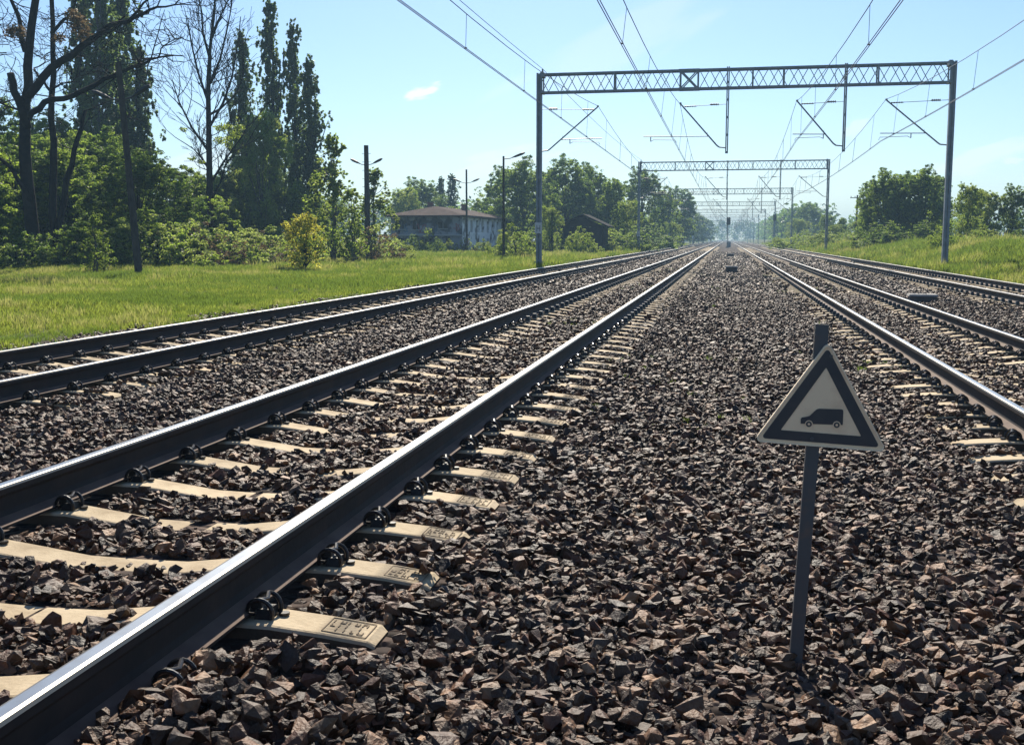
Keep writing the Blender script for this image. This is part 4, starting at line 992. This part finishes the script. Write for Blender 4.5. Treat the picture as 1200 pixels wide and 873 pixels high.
# left thicket, front to back
L = [
 ('broad_b', 10, 50, 150, 1.25, 'dark dense tree at the left edge behind the big bare trunk', G1),
 ('broad_a', -45, 46, 130, 1.2, 'olive green tree cut by the left picture edge', G1),
 ('broad_a', 85, 52, 172, 1.15, 'bright green tree just right of the forked bare trunks', G1),
 ('broad_b', 120, 56, 150, 1.0, 'shaded tree under the first poplars', G1),
 ('broad_b', 165, 50, 172, 1.2, 'rounded dark tree ending the thicket on its right', G1),
 ('broad_a', 200, 62, 195, 1.3, 'mid green tree sloping down right of the thicket', G1),
 ('broad_b', 55, 60, 160, 1.3, 'dark tree filling the gap between the bare trunks', G1),
 ('poplar_a', 108, 74, -40, 1.0, 'tall poplar leftmost of the first poplar group', 'tall poplars of the first group'),
 ('poplar_b', 132, 70, -75, 1.1, 'tall thin poplar second in the first group', 'tall poplars of the first group'),
 ('poplar_a', 152, 76, -55, 1.15, 'tall dense poplar third in the first group', 'tall poplars of the first group'),
 ('poplar_a', 172, 72, 45, 1.15, 'shorter poplar on the right flank of the first group', 'tall poplars of the first group'),
 ('poplar_b', 291, 84, 30, 1.15, 'poplar leftmost of the second poplar group', 'tall poplars of the second group'),
 ('poplar_a', 323, 82, -8, .88, 'tallest poplar of the second group', 'tall poplars of the second group'),
 ('poplar_a', 349, 84, 20, .9, 'slim poplar right of the tallest one', 'tall poplars of the second group'),
 ('poplar_a', 367, 82, 62, 1.3, 'shorter bushy poplar rightmost of the second group', 'tall poplars of the second group'),
 ('broad_c', 308, 76, 118, .62, 'pale narrow tree in front of the second poplars', G1),
 ('broad_b', 325, 96, 200, 1.3, 'dark tree closing the gap behind the second poplars', G1),
 ('broad_a', 262, 98, 206, 1.4, 'green tree far behind the tall bare tree', G1),
 ('broad_b', 385, 100, 232, 1.3, 'low dark tree behind the airy young trees', G1),
 ('broad_b', 30, 62, 120, 1.2, 'tall dark tree behind the huge bare tree', G1),
 ('broad_c', 92, 58, 150, .9, 'pale lit tree between the bare trunks and the poplars', G1),
 ('broad_b', 290, 80, 190, 1.1, 'dark round tree under the second poplars', G1),
 ('broad_b', 345, 78, 215, 1.1, 'dark low tree behind the yellow shrub', G1),
 ('broad_a', 235, 74, 208, 1.3, 'green tree behind the tall bare tree', G1),
 ('broad_c', 258, 78, 200, 1.1, 'pale green tree right behind the tall bare tree', G1),
 ('sparse_a', 392, 64, 162, 1.25, 'tall airy young tree left of the thick lamp pole', 'airy young trees around the thick lamp pole'),
 ('sparse_b', 372, 66, 205, 1.3, 'lower airy young tree with lime leaves', 'airy young trees around the thick lamp pole'),
 ('sparse_b', 410, 62, 222, 1.3, 'bright leafy young tree right at the foot of the thick lamp pole', 'airy young trees around the thick lamp pole'),
 ('sparse_a', 440, 74, 200, 1.6, 'loose young tree right of the thick lamp pole', 'airy young trees around the thick lamp pole'),
 ('bush_c', 443, 68, 252, 1.15, 'brown half bare bush right of the thick lamp pole', G5),
 ('yellow', 356, 46, 249, 1.1, 'bright yellow shrub at the edge of the field', None),
 ('sparse_b', 113, 40, 252, 1.5, 'small lime sapling in front of the dark thicket', None),
 ('bush_b', 20, 43, 262, 1.3, 'dark bush under the big bare tree', G5),
 ('bush_b', 75, 44, 250, 1.3, 'dark shaded bush left of the lime sapling', G5),
 ('bush_b', 135, 45, 255, 1.3, 'dark bush left of the leaning lamp pole', G5),
 ('bush_a', 185, 46, 238, 1.3, 'green bush right of the leaning lamp pole', G5),
 ('bush_c', 232, 50, 242, 1.2, 'greyish bush below the tall bare tree', G5),
 ('bush_a', 265, 54, 252, 1.3, 'low green bush right of the tall bare tree', G5),
 ('bush_c', 300, 58, 256, 1.3, 'olive bush halfway to the yellow shrub', G5),
 ('bush_a', 325, 62, 260, 1.2, 'small green bush left of the yellow shrub', G5),
 ('bush_b', 215, 52, 235, 1.2, 'dark bush behind the greyish one', G5),
 # around the building
 ('broad_b', 492, 158, 209, 1.1, 'dark ragged tree above the roof of the building', G2),
 ('broad_c', 475, 150, 216, .9, 'thin tree left above the roof of the building', G2),
 ('poplar_a', 517, 165, 206, 1.6, 'slim poplar behind the roof of the building', G2),
 ('poplar_a', 530, 170, 203, 1.9, 'wider poplar behind the roof of the building', G2),
 ('broad_a', 575, 190, 240, 1.2, 'low far tree right of the building roof', G2),
 ('bush_y', 497, 103, 262, .75, 'small lime bush before the building wall', G5),
 ('bush_a', 527, 102, 278, .8, 'low bush at the corner of the building', G5),
 ('bush_a', 604, 76, 258, .95, 'round bush beside the single lamp pole', G5),
 ('bush_y', 580, 82, 276, .8, 'small lime bush left of the single lamp pole', G5),
 ('bush_b', 478, 101, 272, .9, 'dark bush under the left windows of the building', G5),
 ('bush_b', 512, 100, 276, .9, 'dark bush at the middle of the building wall', G5),
 ('bush_c', 545, 104, 272, .7, 'thin bush against the white side of the building', G5),
 ('bush_a', 565, 106, 278, 1.0, 'green bush by the far end of the white wall', G5),
 # left of the line
 ('bush_b', 635, 112, 262, 1.6, 'dark bush right of the nearest portal post', G5),
 ('bush_a', 705, 118, 258, 1.6, 'green bush at the right side of the shed', G5),
 ('bush_b', 735, 116, 262, 1.6, 'dark bush left of the second portal post', G5),
 ('bush_b', 765, 150, 260, 1.8, 'dark bush right of the second portal post', G5),
 ('broad_a', 700, 150, 214, 1.0, 'green tree filling behind the shed', G3),
 ('broad_a', 640, 150, 200, 1.0, 'green tree filling behind the nearest post', G3),
 ('broad_b', 612, 128, 186, 1.0, 'large grey green tree behind the nearest portal post', G3),
 ('broad_b', 590, 140, 196, .9, 'tall dark tree left of the nearest portal post', G3),
 ('broad_b', 662, 140, 184, .95, 'tallest dark tree above the shed', G3),
 ('broad_b', 690, 146, 192, .85, 'dark tree right above the shed roof', G3),
 ('broad_c', 644, 104, 238, .65, 'small pale tree left of the shed', G3),
 ('bush_y', 672, 98, 268, .6, 'yellow green bush in front of the shed', G5),
 ('bush_a', 683, 100, 262, .9, 'green bush at the shed opening', G5),
 ('broad_a', 718, 140, 210, .8, 'ragged green tree right of the shed', G3),
 ('broad_b', 752, 175, 197, .95, 'tall tree behind the second portal post', G3),
 ('broad_c', 735, 128, 232, .9, 'pale tree just left of the second portal post', G3),
 ('cone_a', 722, 124, 240, 1.2, 'dark pointed tree near the second portal post', G3),
 ('broad_a', 775, 200, 226, .9, 'green tree past the second portal post', G3),
 ('broad_b', 795, 225, 220, .95, 'tall tree closing the left tree row', G3),
 ('broad_c', 785, 180, 258, 1.1, 'low pale tree at the foot of the left row', G3),
 ('broad_b', 812, 330, 248, 1.3, 'distant blue green tree left of the tracks', G3),
 ('broad_b', 823, 420, 254, 1.4, 'farther distant tree left of the tracks', G3),
 # right side
 ('broad_b', 1034, 104, 198, .88, 'big dark tree left of the pair on the right bank', G4),
 ('broad_b', 1055, 102, 202, .9, 'big dark tree in the middle of the clump on the right bank', G4),
 ('broad_a', 1092, 104, 206, .8, 'green tree behind the right one of the big dark pair', G4),
 ('broad_a', 1022, 108, 212, .8, 'green tree behind the left one of the big dark pair', G4),
 ('broad_b', 1078, 100, 195, .88, 'big dark tree right of the pair on the right bank', G4),
 ('broad_a', 1056, 108, 205, .8, 'green tree filling between the big dark pair', G4),
 ('broad_c', 1014, 118, 240, .9, 'pale tree at the left flank of the big dark trees', G4),
 ('broad_c', 1132, 86, 211, .62, 'pale open tree right of the nearest portal', G4),
 ('broad_c', 1155, 92, 220, .8, 'light tree behind the open one at right', G4),
 ('broad_b', 1185, 92, 216, .8, 'dark tree near the right picture edge', G4),
 ('broad_c', 1215, 88, 228, .8, 'pale tree cut by the right picture edge', G4),
 ('bush_y', 1106, 70, 250, .8, 'lime bush at the nearest right portal post', G4),
 ('bush_a', 1150, 74, 262, 1.3, 'green bush on the bank under the open tree', G4),
 ('bush_b', 1190, 76, 266, 1.3, 'dark bush on the bank near the right edge', G4),
 ('bush_b', 1025, 98, 258, 1.7, 'dark bush at the left foot of the big dark pair', G4),
 ('bush_b', 1055, 96, 256, 1.7, 'dark bush at the middle of the big dark pair', G4),
 ('bush_b', 1088, 94, 256, 1.6, 'dark bush at the right foot of the big dark pair', G4),
 ('broad_a', 1140, 96, 222, 1.0, 'green tree filling behind the pale open tree', G4),
 ('broad_c', 1100, 112, 232, .9, 'pale tree behind the nearest right portal post', G4),
 ('broad_c', 935, 240, 255, 1.4, 'far pale tree left of the second portal post', G4),
 ('bush_y', 925, 150, 270, 2.0, 'low lime bush before the third portal', G4),
 ('bush_a', 968, 135, 268, 2.0, 'low green bush behind the second right post', G4),
 ('bush_y', 1008, 125, 266, 1.8, 'low lime bush left of the big dark pair', G4),
 ('broad_c', 978, 150, 262, 1.4, 'rounded pale tree close to the utility pole', G4),
 ('broad_b', 946, 270, 238, 1.2, 'far dark tree seen through the second portal', G4),
 ('broad_a', 968, 200, 252, 1.0, 'far green tree behind the second portal post', G4),
 ('broad_a', 985, 170, 255, .9, 'small round tree left of the utility pole', G4),
 ('broad_c', 1002, 160, 258, 1.0, 'small pale tree right of the utility pole', G4),
 ('bush_y', 950, 180, 266, 1.6, 'lime bush low behind the second portal', G4),
 ('bush_a', 990, 140, 268, 1.4, 'low bush in front of the utility pole', G4),
 ('broad_b', 918, 360, 252, 1.4, 'distant blue green tree right of the tracks', G4),
 ('broad_a', 930, 300, 258, 1.3, 'distant green tree past the second signal', G4),
]
for k in L: plant(k[0], k[1], k[2], k[3], k[4], k[5], group=k[6])

# bare trees
def bare_big():
    Y0 = 45
    root = thing('bare_tree', 'huge dark bare tree with long sideways limbs at the left edge', 'tree', (ground_at(42, Y0), Y0, 0)); o = Vector(root.location)
    b = MB(); r = random.Random(21)
    def line(pts, r0, r1, dy=0, tw=6, tl=1.6, tr=.03):
        P = [at(x, y, Y0 + dy * i / max(1, len(pts) - 1)) - o for i, (x, y) in enumerate(pts)]
        fine = []
        for a, c in zip(P, P[1:]):
            for k in range(3): fine.append(a + (c - a) * k / 3 + Vector((r.gauss(0, .03), r.gauss(0, .05), r.gauss(0, .03))) * (k > 0))
        fine.append(P[-1]); n = len(fine)
        b.tube(fine, [r0 + (r1 - r0) * i / (n - 1) for i in range(n)], 9, cap=True)
        for k in range(tw):
            i = r.randint(n // 2, n - 1); d = Vector((r.gauss(0, 1), r.gauss(0, .8), r.gauss(.3, .8)))
            grow(b, fine[i], d, tl * r.uniform(.6, 1.4), tr, 2, r, 4, .22, .05, 3, spread=.8, sides=4, minr=.009)
    line([(45, 332), (36, 250), (29, 180), (30, 120), (34, 60), (44, -30)], .33, .15, 0, 4)
    line([(44, -20), (60, -80), (70, -140)], .2, .05, 1, 8, 2.5)
    line([(30, 60), (22, 20), (2, -40)], .14, .04, 1, 8, 2.2)
    line([(32, 150), (22, 118), (12, 86)], .20, .15, -1, 1, .8)
    line([(34, 112), (60, 80), (95, 55), (125, 32), (150, 26), (175, 12), (205, 6)], .20, .03, -3, 16, 1.8)
    line([(34, 138), (52, 120), (85, 113), (115, 98), (140, 85), (160, 77), (185, 68), (215, 66)], .15, .02, -5, 16, 1.6)
    line([(150, 26), (168, 4), (190, -12)], .07, .02, -4, 5, 1.2)
    line([(185, 68), (192, 54), (212, 44)], .035, .015, -5, 4, .8)
    line([(66, 320), (62, 220), (60, 140), (62, 60), (60, -40)], .20, .09, 2, 8, 2.2)
    line([(62, 110), (45, 90), (40, 80)], .07, .03, 2, 3, .9)
    line([(68, 285), (78, 210), (92, 160), (100, 130)], .16, .08, 1, 4, 1.2)
    line([(60, 105), (72, 98), (90, 96)], .06, .02, 1, 4, 1.0)
    line([(60, 40), (80, 20), (95, -10)], .09, .03, 1, 6, 1.8)
    line([(38, 240), (15, 200), (-10, 175)], .12, .05, -2, 4, 1.4)
    line([(34, 132), (18, 128), (-6, 118)], .07, .02, 0, 6, 1.5)
    for (x, y) in ((6, 30), (12, 60), (2, 5), (20, 15), (78, 60), (84, 30)):
        for k in range(5): grow(b, at(x + r.uniform(-8, 8), y + r.uniform(-8, 8), Y0 + r.uniform(-1, 1)) - o, Vector((r.gauss(0, 1), r.gauss(0, 1), r.gauss(0, 1))), 1.3, .022, 2, r, 4, .25, .0, 3, spread=.9, sides=4, minr=.009)
    b.build('trunk', M_BARK, root, smooth=True)
    cl = []
    for (x, y, s) in ((25, 42, .45), (18, 35, .4), (92, 30, .55), (85, 18, .4), (10, 38, .3), (68, 45, .35), (100, 42, .4)):
        p = at(x, y, Y0) - o; cl.append((p.x, p.y, p.z, s, s, s * .8, 1, 0))
    c = bpy.data.objects.new('twig_cluster', leaf_mesh(cl, [M_LEAFBROWN], 5, .14, 1500)); c.parent = root; COL.objects.link(c)
bare_big()
def bare_tall():
    Y0 = 62; root = thing('bare_tree', 'tall bare tree with upswept branches between the poplar groups', 'tree', (ground_at(247, Y0), Y0, 0)); o = Vector(root.location)
    b = MB(); r = random.Random(5)
    tr = [(248, 300), (246, 230), (245, 170), (244, 110), (246, 60), (251, 10), (254, -20)]
    P = [at(x, y, Y0) - o for x, y in tr]; b.tube(P, [.26, .20, .17, .14, .10, .06, .025], 9)
    br = [((247, 215), [(262, 190), (280, 165), (292, 145)]), ((246, 180), [(225, 150), (210, 120), (202, 95)]), ((245, 150), [(262, 120), (272, 90), (279, 50), (282, 20)]), ((244, 120), [(232, 85), (224, 50), (220, 22)]),
          ((245, 100), [(258, 70), (266, 35), (272, 5)]), ((246, 70), [(238, 40), (236, 12), (230, -10)]), ((248, 45), [(258, 20), (270, -5)]), ((245, 135), [(258, 128), (275, 112), (285, 92)]), ((247, 235), [(258, 215), (268, 180)]), ((246, 200), [(236, 185), (224, 172)])]
    for s, pts in br:
        Q = [at(*s, Y0) - o] + [at(x, y, Y0 + r.uniform(-1.5, 1.5)) - o for x, y in pts]; n = len(Q)
        b.tube(Q, [.075 * (1 - .8 * i / (n - 1)) + .01 for i in range(n)], 7)
        for k in range(9):
            i = r.randint(1, n - 1); q = Q[i - 1] + (Q[i] - Q[i - 1]) * r.random(); d = (Q[i] - Q[i - 1]).normalized() + Vector((r.gauss(0, .6), r.gauss(0, .6), r.gauss(.2, .3)))
            grow(b, q, d, r.uniform(1.2, 2.8), .035, 2, r, 4, .13, .08, 3, spread=.6, sides=4, minr=.011)
    for k in range(26):
        i = r.randint(2, 6); q = P[i - 1] + (P[i] - P[i - 1]) * r.random(); grow(b, q, Vector((r.gauss(0, 1), r.gauss(0, 1), 1)), r.uniform(1, 2.6), .03, 2, r, 4, .13, .08, 3, spread=.6, sides=4, minr=.011)
    b.build('trunk', M_BARK, root, smooth=True)
    cl = []
    for (x, y, s) in ((262, 150, .5), (275, 158, .45), (215, 152, .25), (225, 186, .2), (235, 190, .2), (258, 165, .4), (280, 150, .35)):
        p = at(x, y, Y0) - o; cl.append((p.x, p.y, p.z, s * 1.3, s, s * .6, 1, 0))
    c = bpy.data.objects.new('crown', leaf_mesh(cl, [M_LEAFLIME], 8, .15, 900)); c.parent = root; COL.objects.link(c)
bare_tall()

# far wood that closes the view
def distant_wood():
    g = random.Random(9); cl = []
    def row(xa, ya, xb, yb, n, hlo, hhi):
        for k in range(n):
            t = (k + g.random()) / n; x = xa + (xb - xa) * t; y = ya + (yb - ya) * t + g.uniform(-6, 6); h = g.uniform(hlo, hhi)
            for q in range(5): cl.append((x + g.uniform(-3, 3), y + g.uniform(-3, 3), h * (.2 + .17 * q), 4.2, 4.2, 2.6, 1, 0))
    row(-45, 300, -18, 760, 40, 9, 14); row(-150, 300, -45, 320, 26, 8, 13); row(20, 330, 24, 760, 40, 8, 12); row(24, 330, 260, 380, 46, 7, 12); row(-60, 860, 70, 860, 34, 12, 17)
    o = bpy.data.objects.new('distant_wood', leaf_mesh(cl, [M_LEAFDARK], 12, 1.5, 60000)); COL.objects.link(o)
    tag(o, 'far blue green wood closing the view at the end of the line', 'wood', kind='stuff')
distant_wood()

# undergrowth mass along the field edge
def undergrowth():
    g = random.Random(19); cl = []
    for k in range(150):
        px = g.uniform(-60, 470); D = np.interp(px, [-60, 60, 200, 330, 470], [42, 45, 50, 64, 84]) + g.uniform(0, 4); x = ground_at(px, D); s = g.uniform(.3, .8)
        z = float(terr(np.array([x]), np.array([D]))[0]); cl.append((x, D, z + s * .6, s * 1.5, s * 1.5, s, 1, 0 if g.random() < .6 else 1))
    o = bpy.data.objects.new('undergrowth', leaf_mesh(cl, [M_LEAF, M_LEAFPALE], 14, .11, 80000, sub=8)); COL.objects.link(o)
    tag(o, 'low leafy undergrowth along the foot of the thicket', 'undergrowth', kind='stuff')
undergrowth()

# ------------------------------------------------------------------ haze
hz = MB(); hz.box((0, 790, 14), (1860, 1700, 32))
M_HAZE = bpy.data.materials.new('haze'); M_HAZE.use_nodes = True; n = M_HAZE.node_tree.nodes; n.remove(n['Principled BSDF'])
pv = n.new('ShaderNodeVolumePrincipled'); pv.inputs['Color'].default_value = (.50, .78, 1.0, 1); pv.inputs['Density'].default_value = .00075; pv.inputs['Anisotropy'].default_value = .0
M_HAZE.node_tree.links.new(pv.outputs[0], n['Material Output'].inputs['Volume'])
tag(hz.build('haze', M_HAZE), 'thin pale blue air over the whole line', 'haze', kind='stuff')
